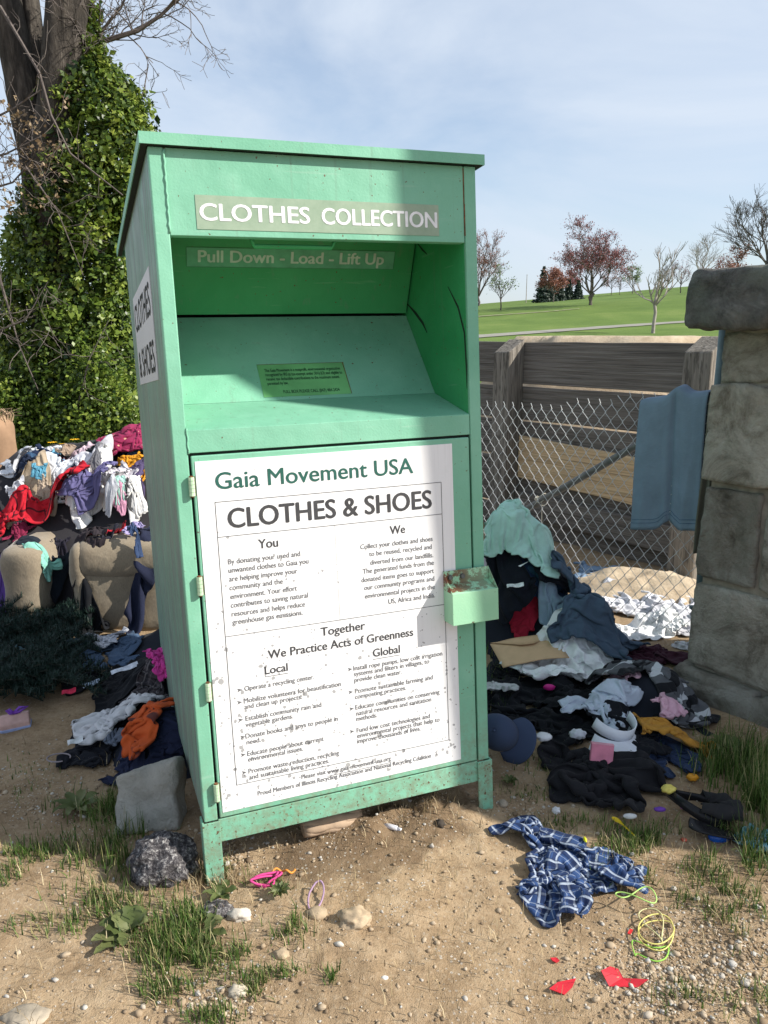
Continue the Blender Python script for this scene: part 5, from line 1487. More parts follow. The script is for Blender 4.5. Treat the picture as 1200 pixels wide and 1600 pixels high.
# red plastic shards
def shard(label, px, py, pts, mat, rot, h=0.0025, curl=0.02):
    b = MB(); n = len(pts); c = (sum(p_[0] for p_ in pts)/n, sum(p_[1] for p_ in pts)/n)
    top, bot = [], []
    for x, y in pts:
        z = curl*((x-c[0])/0.06)**2
        top.append((x, y, z+h)); bot.append((x, y, z))
    vs = top+bot+[(c[0], c[1], h-0.001), (c[0], c[1], -0.001)]
    fs = [(i, (i+1) % n, 2*n) for i in range(n)] + [(n+(i+1) % n, n+i, 2*n+1) for i in range(n)] + [(i, n+i, n+(i+1) % n, (i+1) % n) for i in range(n)]
    b.add(vs, fs); o = obj('plastic_shard', b, mat); o.location = ground_at(px, py, 0.006); o.rotation_euler = rot
    return tag(o, label, 'shard')
REDP = plain('red_plastic', (0.52,0.022,0.035), 0.35, 0.4, var=0.1)
shard('largest red plastic shard, tall end up on the gravel', 975, 1538, [(-0.055,0.02),(-0.03,0.034),(-0.01,0.03),(0.0,0.008),(0.02,0.006),(0.058,0.004),(0.03,-0.012),(-0.04,-0.014)], REDP, (R(25),0,R(-4)), curl=0.012)
shard('leaf-shaped red plastic shard on the soil below the plaid shirt', 881, 1545, [(-0.04,-0.006),(-0.012,0.012),(0.036,0.016),(0.02,-0.004),(-0.006,-0.022)], REDP, (R(8),0,R(6)), curl=0.008)
shard('smallest red plastic chip above the leaf-shaped shard', 867, 1504, [(-0.012,0.005),(0.004,0.009),(0.011,0.0),(0.003,-0.008),(-0.006,-0.004)], REDP, (0,0,R(-10)), curl=0.004)
shard('red bit of plastic by the end of the plaid shirt', 984, 1459, [(-0.01,-0.006),(0.004,0.008),(0.011,0.004),(-0.003,-0.010)], plain('bright_red_plastic', (0.6,0.03,0.03), 0.4), (0,0,R(10)), curl=0.002)
# toy shoe at left edge
t = thing('toy_block', 'pink and blue foam block with a purple bow on the shaded soil', 'toy', ground_at(28, 1136, 0.0), (R(4), R(-4), R(20)))
b = MB(); b.prism([(-0.025,0.0),(-0.025,0.03),(0.0,0.062),(0.025,0.055),(0.03,0.0)], -0.062, 0.05); obj('block_body', b, plain('peach_foam', (0.52,0.34,0.31), 0.8), t, bevel=0.005)
b = MB(); b.box(-0.064, 0.052, -0.028, 0.033, -0.004, 0.012); obj('base', b, plain('blue_foam', (0.28,0.34,0.55), 0.8), t, bevel=0.004)
b = MB()
for s in (-1, 1): b.tube([(-0.005, 0.0, 0.066),(s*0.02, 0.003, 0.086),(s*0.04+0.01, 0.004, 0.084),(s*0.018, -0.004, 0.07),(-0.005, 0.0, 0.066)], 0.006, 6)
obj('bow', b, plain('purple_ribbon', (0.16,0.05,0.36), 0.5), t, smooth=True)
for i, (px, py, c_, lab) in enumerate(((108,1084,(0.6,0.03,0.08),'red label tag at the tip of the long black jacket'),(143,1072,(0.45,0.55,0.7),'pale blue label strip along the long black jacket'),(195,1048,(0.62,0.66,0.74),'white folded label on the long black jacket shoulder'),(118,1162,(0.55,0.58,0.6),'white label on the black jacket behind the stone block'),(805,918,(0.66,0.68,0.68),'white paper label below the black track trousers'))):
    p = ground_at(px, py, 0.012)
    b = MB(); w_ = (0.03, 0.036, 0.06, 0.028, 0.042)[i]
    n = 6; b.add([(-w_+2*w_*k/n, s*0.011*(1-0.2*math.sin(k)), 0.004*math.sin(k*1.3)) for k in range(n+1) for s in (-1, 1)], [(2*k, 2*k+2, 2*k+3, 2*k+1) for k in range(n)])
    o = obj('garment_tag', b, plain('tag_card', c_, 0.6, var=0.3, scale=50)); o.location = p; o.rotation_euler = (R(35), R(-8), R((10, 28, 32, 20, -8)[i]))
    md = o.modifiers.new('thickness', 'SOLIDIFY'); md.thickness = 0.0015
    tag(o, lab, 'tag')

# ------------------------------------------------------------------ stones lying by the bin
BLOCK = stone_mat('pale_concrete', (0.46,0.45,0.405), (0.60,0.585,0.53), (0.70,0.685,0.63), 0.12)
acc = Acc(); V, F = rough_block(-0.125, 0.105, -0.05, 0.05, -0.03, 0.20, 201, 0.012, 0.012, 0.016)
V = V.copy(); k = (V[:,0]+0.125)/0.23; V[:,2] *= 0.80+0.26*k; V[:,0] *= 1-0.1*(V[:,2]/0.2)
V[:,1] += np.where(V[:,1] < 0, -1, 0)*0.012*sm((V[:,0]-0.0)/0.02)
acc.add(V, F); o = acc.build('stone_block', BLOCK)
q = at_ground(236, 1296, 0.0); o.location = (q.x, q.y+0.04, 0.0); o.rotation_euler = (R(-24), R(-3), R(4))
tag(o, 'squared pale stone block leaning back by the left side of the bin', 'stone block')
ml = NT('crumbly_asphalt'); v = ml.coord()
f1 = ml.noise(v, 70, 4, 0.75)
ml.color(ml.ramp(f1, (0.40, (0.035,0.032,0.035)), (0.54, (0.13,0.12,0.125)), (0.66, (0.50,0.48,0.46)))); ml.rough(0.9); ml.bump(f1, 1.0, 0.02)
blob('asphalt_lump', 'round dark speckled lump of asphalt before the pale stone block', 'rubble', 256, 1362, (0.098,0.085,0.085), ml.m, 21, 0.22, 0.3, freq=2.2, sub=5)
PEB = plain('tan_stone', (0.37,0.285,0.19), 0.9, var=0.3, scale=25, bump=0.4)
PEB2 = plain('grey_stone', (0.33,0.28,0.215), 0.9, var=0.3, scale=25, bump=0.5)
blob('rock', 'largest half-buried tan rock in the open soil', 'rock', 553, 1440, (0.046,0.038,0.026), PEB, 31, 0.35, 0.5, sub=4)
blob('rock', 'round pale pebble under the lilac hair elastic', 'rock', 496, 1430, (0.030,0.022,0.016), PEB, 32, 0.2, 0.4)
blob('rock', 'small brown pebble by the grass tuft below the elastic', 'rock', 440, 1494, (0.021,0.017,0.014), PEB, 33, 0.3, 0.4)
blob('rock', 'speckled flat asphalt chip right of the big grass tuft', 'rock', 340, 1425, (0.048,0.03,0.02), ml.m, 34, 0.3, 0.4)
blob('rock', 'broken whitish stone next to the flat asphalt chip', 'rock', 374, 1434, (0.034,0.02,0.018), plain('whitish_stone', (0.52,0.47,0.40), 0.9, var=0.2, scale=40, bump=0.4), 35, 0.4, 0.4)
blob('rock', 'pale grey flat rock at the bottom left corner', 'rock', 40, 1592, (0.055,0.035,0.014), PEB2, 36, 0.3, 0.5)
blob('rock', 'pale irregular pebble lowest of those at the grass edge', 'rock', 372, 1552, (0.024,0.018,0.014), plain('buff_stone', (0.47,0.41,0.32), 0.9), 37, 0.4, 0.4)
blob('rock', 'grey pebble touching the right leg of the bin', 'rock', 786, 1258, (0.017,0.014,0.014), PEB2, 38, 0.25, 0.4)
blob('rock', 'small white pebble in the bare soil at bottom centre', 'rock', 601, 1529, (0.009,0.006,0.005), plain('bright_stone', (0.7,0.68,0.63), 0.7), 39, 0.2, 0.4)
# ------------------------------------------------------------------ grass, weeds, gravel, straw
def leaf_mat(name, lo, mid, hi, trans=0.3, rough=0.55):
    m = NT(name)
    at = m.n('Attribute', attribute_name='tone')
    c = m.ramp(at.outputs['Fac'], (0.0, lo), (0.5, mid), (1.0, hi))
    m.color(c); m.rough(rough); m.b.inputs['Specular IOR Level'].default_value = 0.35
    tr = m.n('BsdfTranslucent'); m.l(c, tr.inputs['Color'])
    mx = m.n('MixShader'); mx.inputs[0].default_value = trans
    m.l(m.b.outputs[0], mx.inputs[1]); m.l(tr.outputs[0], mx.inputs[2])
    out = [n for n in m.t.nodes if n.type == 'OUTPUT_MATERIAL'][0]
    m.l(mx.outputs[0], out.inputs['Surface'])
    return m.m
def blades(P, Lh, width, lean, az, tone, seg=3):
    """curved tapering blades: arrays of base points, lengths, lean (rad), heading"""
    n = len(P)
    t = np.linspace(0, 1, seg+1)
    d = np.stack([np.cos(az), np.sin(az), np.zeros(n)], -1); s = np.stack([-np.sin(az), np.cos(az), np.zeros(n)], -1)
    verts = []
    pos = P.copy()
    for k in range(seg+1):
        w = width*(1-t[k]**1.5)*0.5 + 0.0002
        verts.append(pos - s*w[:,None]); verts.append(pos + s*w[:,None])
        a = lean*(0.35+1.3*t[k])
        step = (Lh/seg)[:,None]*(d*np.sin(a)[:,None] + np.array([0,0,1.0])*np.cos(a)[:,None])
        pos = pos + step
    V = np.stack(verts, 1)                        # n, 2(seg+1), 3
    m_ = 2*(seg+1)
    f = np.array([(2*k, 2*k+1, 2*k+3, 2*k+2) for k in range(seg)])
    F = (np.arange(n)[:,None,None]*m_ + f[None]).reshape(-1, 4)
    return V.reshape(-1, 3), F, np.repeat(tone, m_)
def hits(px, py):
    """ground points under arrays of picture positions (flat yard)"""
    a, b_ = (px-600)/F_PX, (py-800)/F_PX
    dz = -SP - b_*CP; t = -CAM_Z/dz
    return a*t, (CP-b_*SP)*t
r2 = np.random.default_rng(21)
tufts = [  # px, py, rx, ry, count, length, spread
    (268,1468,62,50,640,0.065,0.95),(300,1430,45,36,300,0.06,0.9),(225,1500,50,36,160,0.045,1.0),(205,1330,60,36,520,0.085,0.8),(178,1270,55,30,480,0.075,0.8),(130,1262,60,26,200,0.05,0.9),
    (330,1372,55,20,260,0.065,1.1),(150,1395,60,30,150,0.045,1.0),(120,1440,40,26,110,0.04,1.0),(60,1440,70,22,90,0.04,1.1),(20,1370,30,30,120,0.05,1.0),(25,1330,40,14,90,0.045,1.0),
    (448,1452,32,26,260,0.04,0.9),(430,1528,60,16,220,0.035,1.0),(520,1532,18,12,70,0.035,0.9),(400,1545,30,22,150,0.035,1.0),(330,1590,50,18,200,0.04,1.0),(375,1492,25,14,80,0.03,1.0),(430,1380,40,14,60,0.03,1.0),
    (1150,1200,62,42,1000,0.115,0.7),(1185,1250,36,60,1000,0.13,0.65),(1100,1168,22,12,160,0.10,0.7),(1170,1330,60,40,420,0.09,0.9),(1120,1300,60,24,320,0.07,0.9),(1020,1320,80,26,380,0.055,1.0),(940,1290,90,18,170,0.04,1.1),(960,1330,60,18,150,0.04,1.1),
    (1110,1400,70,36,260,0.05,1.0),(1180,1460,40,40,260,0.05,1.0),(1000,1375,60,20,120,0.04,1.1),(1070,1560,50,30,130,0.04,1.1),(1180,1560,40,40,120,0.045,1.1),(1010,1310,40,14,140,0.05,1.0),
    (60,1330,80,26,260,0.045,1.0),(120,1340,70,30,240,0.05,1.0),(180,1420,70,40,300,0.055,1.0),(310,1500,70,40,380,0.06,1.0),(250,1545,60,22,160,0.045,1.0),(950,1322,110,26,300,0.045,1.1),(1100,1350,110,36,420,0.055,1.0),(1150,1410,70,40,260,0.055,1.0),(880,1292,60,14,120,0.04,1.1),(780,1050,40,70,420,0.06,0.9),(800,1010,60,20,220,0.06,0.9),(790,965,30,40,200,0.06,0.9),(820,1240,50,14,120,0.03,1.0),(850,1190,60,22,140,0.04,1.0),(960,895,20,8,60,0.06,0.8),(1060,880,16,8,60,0.09,0.8),
    (60,1200,70,30,80,0.03,1.1),(55,1240,50,14,50,0.03,1.1)]
Ps, Ls, Ws, Le, Az, To = [], [], [], [], [], []
for px, py, rx, ry, n, L, spr in tufts:
    a = r2.normal(0, 0.5, (n, 2))
    x, y = hits(px + a[:,0]*rx, py + a[:,1]*ry)
    clump = fbm(x*14, y*14, 2, 55)
    keep = clump > -0.12; x, y = x[keep], y[keep]; n = len(x)
    z = terrain(x, y) + micro(x, y) - 0.004
    Ps.append(np.stack([x, y, z], -1)); Ls.append(L*r2.uniform(0.45, 1.25, n)); Ws.append(r2.uniform(0.0022, 0.0042, n)*(1.25 if L > 0.12 else 1))
    Le.append(np.abs(r2.normal(0.3, 0.62*spr, n))); Az.append(r2.uniform(0, 2*np.pi, n))
    To.append(np.where(r2.random(n) < 0.14, r2.uniform(0.85, 1.0, n), r2.uniform(0.0, 0.72, n)))
# thin scatter over the far yard up to the lawn
n = 9000
x = r2.uniform(-5.5, 4.5, n); y = r2.uniform(5.2, 11.0, n); keep = fbm(x*0.9, y*0.9, 3, 8) + (y-7)*0.2 > 0.0
x, y = x[keep], y[keep]; n = len(x)
Ps.append(np.stack([x, y, terrain(x, y)], -1)); Ls.append(r2.uniform(0.05, 0.14, n)); Ws.append(r2.uniform(0.005, 0.009, n)); Le.append(np.abs(r2.normal(0.2, 0.5, n))); Az.append(r2.uniform(0, 2*np.pi, n)); To.append(r2.uniform(0.1, 0.8, n))
V, F, T = blades(np.concatenate(Ps), np.concatenate(Ls), np.concatenate(Ws), np.concatenate(Le), np.concatenate(Az), np.concatenate(To))
GRASS = leaf_mat('grass_blade', (0.030,0.066,0.012), (0.105,0.185,0.035), (0.44,0.37,0.19), 0.3)
o = mesh_np('grass', V, F, GRASS, col=T); tag(o, 'tufts of green grass growing through the bare soil', 'grass', kind='stuff')
# dry straw
n = 1500
px = r2.uniform(-50, 1250, n); py = r2.uniform(1150, 1640, n)
dense = [(330,1372,60,22,420),(400,1310,200,25,120),(660,1290,80,20,120),(1100,1400,120,90,260),(180,1400,120,80,200),(1010,1330,90,40,160)]
for a, b_, c_, d_, k in dense:
    px = np.append(px, r2.normal(a, c_*0.5, k)); py = np.append(py, r2.normal(b_, d_*0.5, k))
x, y = hits(px, py); n = len(x)
L = r2.uniform(0.015, 0.055, n); V, F, T = blades(np.stack([x, y, terrain(x, y)+micro(x, y)+0.003], -1), L, r2.uniform(0.0011, 0.0022, n), r2.uniform(1.1, 1.5, n)*0.62, r2.uniform(0, 2*np.pi, n), r2.random(n), 2)
o = mesh_np('straw', V, F, leaf_mat('dry_straw', (0.13,0.085,0.045), (0.36,0.27,0.14), (0.58,0.48,0.30), 0.1), col=T); tag(o, 'bits of dry straw and rootlets scattered over the soil', 'straw', kind='stuff')
# gravel
t_ = (1+5**0.5)/2
ico = np.array([(-1,t_,0),(1,t_,0),(-1,-t_,0),(1,-t_,0),(0,-1,t_),(0,1,t_),(0,-1,-t_),(0,1,-t_),(t_,0,-1),(t_,0,1),(-t_,0,-1),(-t_,0,1)])/1.9
icf = np.array([(0,11,5),(0,5,1),(0,1,7),(0,7,10),(0,10,11),(1,5,9),(5,11,4),(11,10,2),(10,7,6),(7,1,8),(3,9,4),(3,4,2),(3,2,6),(3,6,8),(3,8,9),(4,9,5),(2,4,11),(6,2,10),(8,6,7),(9,8,1)])
n = 4000
px = r2.uniform(-80, 1280, n); py = r2.uniform(1120, 1660, n)
for a, b_, c_, d_, k in ((1110,1500,160,100,3000),(1010,1520,120,80,900),(330,1560,90,50,600),(480,1300,260,28,500),(700,1400,400,150,300),(60,1250,120,50,500),(360,1330,60,30,500),(820,1270,60,22,260)):
    px = np.append(px, r2.normal(a, c_*0.5, k)); py = np.append(py, r2.normal(b_, d_*0.5, k))
x, y = hits(px, py); n = len(x)
s = np.clip(np.exp(r2.normal(math.log(0.0022), 0.58, n)), 0.001, 0.011)
D = ico[None]*(1+0.35*r2.normal(0, 0.6, (n, 12, 1)))*s[:,None,None]*np.stack([r2.uniform(0.7, 1.5, n), r2.uniform(0.7, 1.3, n), r2.uniform(0.4, 0.9, n)], -1)[:,None,:]
a = r2.uniform(0, 2*np.pi, n); ca, sa = np.cos(a)[:,None], np.sin(a)[:,None]
D = np.stack([D[...,0]*ca-D[...,1]*sa, D[...,0]*sa+D[...,1]*ca, D[...,2]], -1)
V = D + np.stack([x, y, terrain(x, y)+micro(x, y)+s*0.25], -1)[:,None,:]
F = (np.arange(n)[:,None,None]*12 + icf[None]).reshape(-1, 3)
mg = NT('gravel'); at = mg.n('Attribute', attribute_name='tone')
mg.color(mg.ramp(at.outputs['Fac'], (0.0, (0.17,0.12,0.075)), (0.45, (0.35,0.265,0.175)), (0.75, (0.44,0.36,0.265)), (0.92, (0.40,0.385,0.36)), (1.0, (0.54,0.50,0.43)))); mg.rough(0.9)
o = mesh_np('gravel', V.reshape(-1, 3), F, mg.m, col=np.repeat(r2.random(n), 12)); tag(o, 'small stones and crumbs of soil scattered over the yard', 'gravel', kind='stuff')
# broad-leaved weeds
WEED = leaf_mat('weed_leaf', (0.06,0.085,0.022), (0.115,0.14,0.045), (0.16,0.17,0.07), 0.2)
def weed(label, px, py, spec, name='broadleaf_weed'):
    p = ground_at(px, py)
    VV, FF, TT, n0 = [], [], [], 0
    for az_, L, w_, rise in spec:
        az_ = R(az_); n = 8
        c = np.array([math.cos(az_), math.sin(az_)]); q = np.array([-math.sin(az_), math.cos(az_)])
        tone = random.random()
        for i in range(n+1):
            t = i/n
            wd_ = w_*math.sin(math.pi*min(1, 0.12+t*0.88))**0.7*(1+0.12*math.sin(t*22))*(1 if t < 0.97 else 0.3)
            r_ = L*t; z = rise*math.sin(t*math.pi*0.75) + 0.006
            for s in (-1, 0, 1):
                xy = c*r_ + q*wd_*s*0.5
                VV.append((xy[0], xy[1], z + (0.006 if s else 0)+0.004*math.sin(t*9+s))); TT.append(tone)
        for i in range(n):
            for j in (0, 1):
                k = n0+3*i+j; FF.append((k, k+3, k+4, k+1))
        n0 += 3*(n+1)
    o = mesh_np(name, VV, FF, WEED, smooth=True, col=TT); o.location = p
    return tag(o, label, 'weed')
weed('broad-leaved dock weed spreading left of the big grass tuft', 205, 1462, [(178,0.085,0.060,0.03),(205,0.10,0.055,0.014),(232,0.11,0.045,0.012),(150,0.065,0.055,0.04),(100,0.06,0.05,0.045),(50,0.055,0.045,0.045),(0,0.05,0.04,0.04),(270,0.07,0.045,0.02)])
weed('small leafy weed in the shade left of the pale stone block', 120, 1268, [(a, 0.08, 0.034, 0.03) for a in range(0, 360, 45)])
weed('low leafy weed by the bin left front leg', 345, 1405, [(a, 0.05, 0.026, 0.02) for a in range(10, 360, 60)])
weed('trailing leafy weed on the right side of the big grass tuft', 325, 1465, [(-20,0.06,0.03,0.02),(-60,0.06,0.03,0.02),(40,0.05,0.03,0.03),(-100,0.05,0.026,0.02),(80,0.05,0.03,0.03)])
weed('small weed by the right leg of the bin', 795, 1226, [(a, 0.03, 0.016, 0.012) for a in range(0, 360, 50)])
weed('tiny ferny weed under the pink cord', 436, 1402, [(a, 0.035, 0.012, 0.018) for a in range(0, 360, 36)])
weed('nettle-like weed at the foot of the pillar', 1132, 1180, [(a, 0.07, 0.035, 0.05) for a in range(15, 360, 52)])

# ------------------------------------------------------------------ artificial fir garland on the ground at the left
def needles(paths, n_per_m, length, seed):
    rr = np.random.default_rng(seed)
    P, L, W_, Le_, A_, T_ = [], [], [], [], [], []
    for pts in paths:
        for a, b_ in zip(pts[:-1], pts[1:]):
            a, b_ = np.array(a), np.array(b_); k = max(1, int(np.linalg.norm(b_-a)*n_per_m))
            t = rr.random(k)[:,None]; P.append(a+(b_-a)*t)
    P = np.concatenate(P); k = len(P)
    return blades(P, length*rr.uniform(0.6, 1.2, k), np.full(k, 0.0032), np.abs(rr.normal(0.9, 0.55, k)), rr.uniform(0, 2*np.pi, k), rr.random(k), 2)
GAR = thing('fir_garland', 'dark green artificial fir branches lying in the shade below the recliner', 'artificial tree', at_ground(70, 1060))
gb = Vector(GAR.location)
paths = []; rr = random.Random(5)
for k in range(64):
    q = at_ground(rr.uniform(-60, 108), rr.uniform(985, 1112))
    a = rr.uniform(-0.5, 0.7); L = rr.uniform(0.22, 0.42); pts = []
    for i in range(6):
        t = i/5
        pts.append((q.x-gb.x+math.cos(a)*L*(t-0.5), q.y-gb.y+math.sin(a)*L*(t-0.5), 0.03+0.10*rr.random()*math.sin(math.pi*t)+0.03))
    paths.append(pts)
    for i in (1, 2, 3, 4):
        for s in (-1, 1):
            b0 = pts[i]; aa = a+s*0.8; l2 = rr.uniform(0.06, 0.13)
            paths.append([b0, (b0[0]+math.cos(aa)*l2, b0[1]+math.sin(aa)*l2, b0[2]+rr.uniform(-0.02, 0.05))])
V, F, T = needles(paths, 420, 0.042, 9)
mesh_np('needles', V, F, leaf_mat('plastic_needle', (0.006,0.020,0.016), (0.012,0.034,0.026), (0.022,0.05,0.036), 0.05, 0.5), parent=GAR, col=T)
b = MB()
for pts in paths: b.tube(pts, 0.003, 4, cap=False)
obj('wire_stems', b, plain('garland_wire', (0.02,0.025,0.018), 0.8), GAR)

# ------------------------------------------------------------------ trees
def grow(mb, p, d, L, r, depth, rng_, tips, bend=0.25, split=(2, 3), ratio=0.72, up=0.12, spread=0.6, seg=None, minr=0.004):
    n = 4; pts = [p.copy()]; q = p.copy(); dd = d.copy()
    for i in range(n):
        dd = (dd + Vector((rng_.gauss(0, bend), rng_.gauss(0, bend), rng_.gauss(0, bend)+up))*0.35).normalized()
        q = q + dd*(L/n); pts.append(q.copy())
    mb.tube(pts, [max(minr, r*(1-0.42*i/n)) for i in range(n+1)], seg or (7 if r > 0.05 else 4 if r > 0.012 else 3), cap=False)
    if depth <= 0:
        tips.append((pts, dd)); return
    for k in range(rng_.randint(*split)):
        a = rng_.uniform(0, 2*math.pi); o_ = dd.orthogonal().normalized(); o2 = dd.cross(o_)
        nd = (dd + (o_*math.cos(a)+o2*math.sin(a))*rng_.uniform(0.5, 1.2)*spread).normalized()
        b0 = pts[rng_.choice((2, 3, 4, 4))]
        grow(mb, b0, nd, L*ratio*rng_.uniform(0.75, 1.15), r*rng_.uniform(0.5, 0.65), depth-1, rng_, tips, bend, split, ratio, up, spread, seg, minr)
def leaf_cloud(C, size, rr, tone, outward=None):
    """quads, one small folded leaf at each point"""
    n = len(C)
    a = rr.normal(size=(n, 3)); a[:,2] -= 0.3
    if outward is not None: a = a*0.8
    a /= np.linalg.norm(a, axis=1)[:,None]
    nrm = rr.normal(size=(n, 3))*0.6 + np.array([0.1, -0.2, 0.75])
    if outward is not None: nrm = nrm + outward*0.8
    s = np.cross(a, nrm); s /= np.linalg.norm(s, axis=1)[:,None]+1e-9
    up = np.cross(s, a)
    L = size[:,None]
    v0 = C; v1 = C + a*L*0.45 + s*L*0.36 + up*L*0.10; v2 = C + a*L; v3 = C + a*L*0.45 - s*L*0.36 + up*L*0.10
    V = np.stack([v0, v1, v2, v3], 1).reshape(-1, 3)
    F = np.arange(4*n).reshape(n, 4)
    return V, F, np.repeat(tone, 4)
BARK = NT('bark'); v = BARK.coord('Object', (5, 5, 1.2))
fb = BARK.noise(v, 2.6, 7, 0.7, 0.4)
BARK.color(BARK.ramp(fb, (0.32, (0.022,0.019,0.016)), (0.5, (0.06,0.051,0.043)), (0.72, (0.15,0.13,0.108)))); BARK.rough(0.95); BARK.bump(fb, 1.0, 0.06); BARK = BARK.m
TWIG = plain('twig_bark', (0.12,0.10,0.09), 0.9, var=0.3)
PALEBARK = plain('pale_bark', (0.33,0.29,0.26), 0.9, var=0.25, scale=8)
# ---- the ivy-clad tree at the left
IY = 9.5
ivy_base = at_depth(128, 722, IY)
IV = thing('ivy_tree', 'old forked tree smothered in glossy ivy, rising behind the recliner', 'tree', (ivy_base.x, IY, 0))
def ivp(px, py, dy=0.0):
    q = at_depth(px, py, IY+dy); return Vector((q.x-ivy_base.x, q.y-IY, q.z))
def stem(pts, rad, nm, mat=BARK, seg=14):
    b = MB(); P = [ivp(*p_) for p_ in pts]
    fine, fr = [], []
    for i in range(len(P)-1):
        for k in range(5):
            t = k/5; fine.append(P[i].lerp(P[i+1], t)+Vector((0.03*vnoise(i+t, 1, 3), 0, 0))); fr.append(rad[i]*(1-t)+rad[i+1]*t)
    fine.append(P[-1]); fr.append(rad[-1])
    b.tube(fine, fr, seg, cap=False)
    vs = []
    for x, y, z in b.v:
        k = mnoise.noise(Vector((x*6, y*6, z*1.2)))*0.05; vs.append((x+k, y+k*0.7, z))
    b.v = vs
    return obj(nm, b, mat, IV, smooth=True)
stem([(120,760),(100,560),(85,400),(62,280),(30,120),(-5,-60)], [0.42,0.33,0.30,0.22,0.17,0.15], 'trunk')
stem([(84,380,0.1),(62,180,0.15),(52,60,0.2),(42,-80,0.2)], [0.16,0.13,0.11,0.10], 'trunk')
stem([(95,420,-0.1),(88,250,-0.15),(98,110,-0.2),(112,-80,-0.25)], [0.26,0.24,0.22,0.2], 'trunk')
rr = np.random.default_rng(77)
rowsI = [(20,112,142),(80,92,152),(110,78,170),(150,66,215),(200,75,242),(260,52,236),(330,28,214),(400,6,206),(470,-10,206),(540,-15,210),(620,-10,216),(690,-5,222),(722,0,225)]
ys = [r_[0] for r_ in rowsI]
def ivy_sample(n_cl, per, size, seed):
    rr = np.random.default_rng(seed)
    wts = np.array([r_[2]-r_[1] for r_ in rowsI], float)
    y = rr.uniform(10, 725, n_cl*4)
    lo = np.interp(y, ys, [r_[1] for r_ in rowsI]); hi = np.interp(y, ys, [r_[2] for r_ in rowsI])
    keep = rr.random(len(y)) < (hi-lo)/235.0
    y, lo, hi = y[keep][:n_cl], lo[keep][:n_cl], hi[keep][:n_cl]
    th = rr.uniform(0, 2*np.pi, len(y)); rad = np.sqrt(rr.uniform(0.35, 1, len(y)))
    mid, half = (lo+hi)/2, (hi-lo)/2
    px = mid + half*rad*np.cos(th)
    # leave the dark trunk and the left gaps open
    hole = ((px > 62) & (px < 100) & (y > 150) & (y < 520) & (np.sin(th) < 0.2) & (rr.random(len(y)) < 0.4)) | ((px < 55) & (y < 560) & (rr.random(len(y)) < 0.5))
    px, y, th, rad, half = px[~hole], y[~hole], th[~hole], rad[~hole], half[~hole]
    C = np.array([ivp(a, b_, (h/128.0)*rd*math.sin(t_)*0.8)[:] for a, b_, h, rd, t_ in zip(px, y, half, rad, th)])
    out = np.stack([np.cos(th), np.sin(th), np.full(len(th), 0.25)], -1)
    k = len(C)
    cs = rr.uniform(0.06, 0.135, k)
    off = rr.normal(size=(k, per, 3)); off *= (cs[:,None]/np.linalg.norm(off, axis=2)*rr.random((k, per))**0.4)[...,None]
    off[...,2] *= 1.2
    L = (C[:,None,:]+off+out[:,None,:]*0.04).reshape(-1, 3)
    tone = np.clip(np.repeat(rr.uniform(0.02, 0.80, k), per) + rr.normal(0, 0.17, k*per), 0, 1)
    O = np.repeat(out, per, axis=0)
    return leaf_cloud(L, size*np.clip(np.exp(rr.normal(-0.1, 0.38, len(L))), 0.4, 1.9), rr, tone, O)
V, F, T = ivy_sample(2500, 44, 0.053, 4)
IVY = leaf_mat('ivy_leaf', (0.020,0.045,0.011), (0.125,0.195,0.028), (0.34,0.40,0.075), 0.34, 0.38)
mesh_np('ivy', V, F, IVY, parent=IV, col=T)
# bare branches: the arching bough top right, hanging twigs, dry-leaved sprays at the left edge
def limb(pts, r0, r1, subs, seed, nm='bare_branch', depth=2, ltw=0.5):
    b = MB(); P = [ivp(*p_) for p_ in pts]
    b.tube(P, [r0+(r1-r0)*i/(len(P)-1) for i in range(len(P))], 6, cap=False)
    q = random.Random(seed); tips = []
    for k in range(subs):
        i = q.randint(0, len(P)-2); p_ = P[i].lerp(P[i+1], q.random())
        d = Vector((q.gauss(0.2, 0.5), q.gauss(0, 0.5), q.gauss(0.1, 0.5))).normalized()
        grow(b, p_, d, ltw*q.uniform(0.5, 1.2), r1*0.9, depth, q, tips, 0.5, (2, 3), 0.7, 0.0, 0.7, None, 0.0026)
    obj(nm, b, TWIG, IV)
    return tips
limb([(135,72),(170,62),(215,48),(250,25),(285,-8),(300,-50)], 0.032, 0.010, 26, 3, depth=3, ltw=0.42)
limb([(128,110),(150,60),(190,10),(220,-60)], 0.022, 0.008, 20, 8, depth=3, ltw=0.42)
limb([(0,10,-0.8),(30,60,-0.9),(62,115,-1.0),(80,180,-1.0),(110,240,-1.0),(160,280,-1.0),(192,305,-1.0)], 0.018, 0.006, 9, 12, depth=1, ltw=0.3)
limb([(-20,190,-0.9),(20,170,-0.9),(65,140,-0.9)], 0.012, 0.006, 8, 13, depth=1, ltw=0.35)
limb([(-10,400,-0.8),(10,470,-0.8),(30,540,-0.8),(60,610,-0.8)], 0.014, 0.006, 10, 17, depth=1, ltw=0.35)
limb([(210,180),(225,140),(232,100)], 0.010, 0.005, 8, 19, depth=1, ltw=0.3)
limb([(40,260,-1.0),(90,330,-1.0),(130,430,-1.0)], 0.010, 0.004, 12, 41, depth=2, ltw=0.3)
limb([(-10,520,-1.0),(40,500,-1.0),(75,440,-1.0)], 0.010, 0.004, 12, 43, depth=2, ltw=0.3)
limb([(120,640,-1.1),(140,560,-1.1),(170,500,-1.1)], 0.009, 0.004, 8, 47, depth=1, ltw=0.3)
tp = limb([(-30,250,-0.9),(10,240,-0.9),(60,215,-0.9)], 0.012, 0.006, 22, 23, depth=1, ltw=0.4) + limb([(-30,300,-0.9),(20,285,-0.9),(50,250,-0.9)], 0.012, 0.006, 14, 29, depth=1, ltw=0.4)
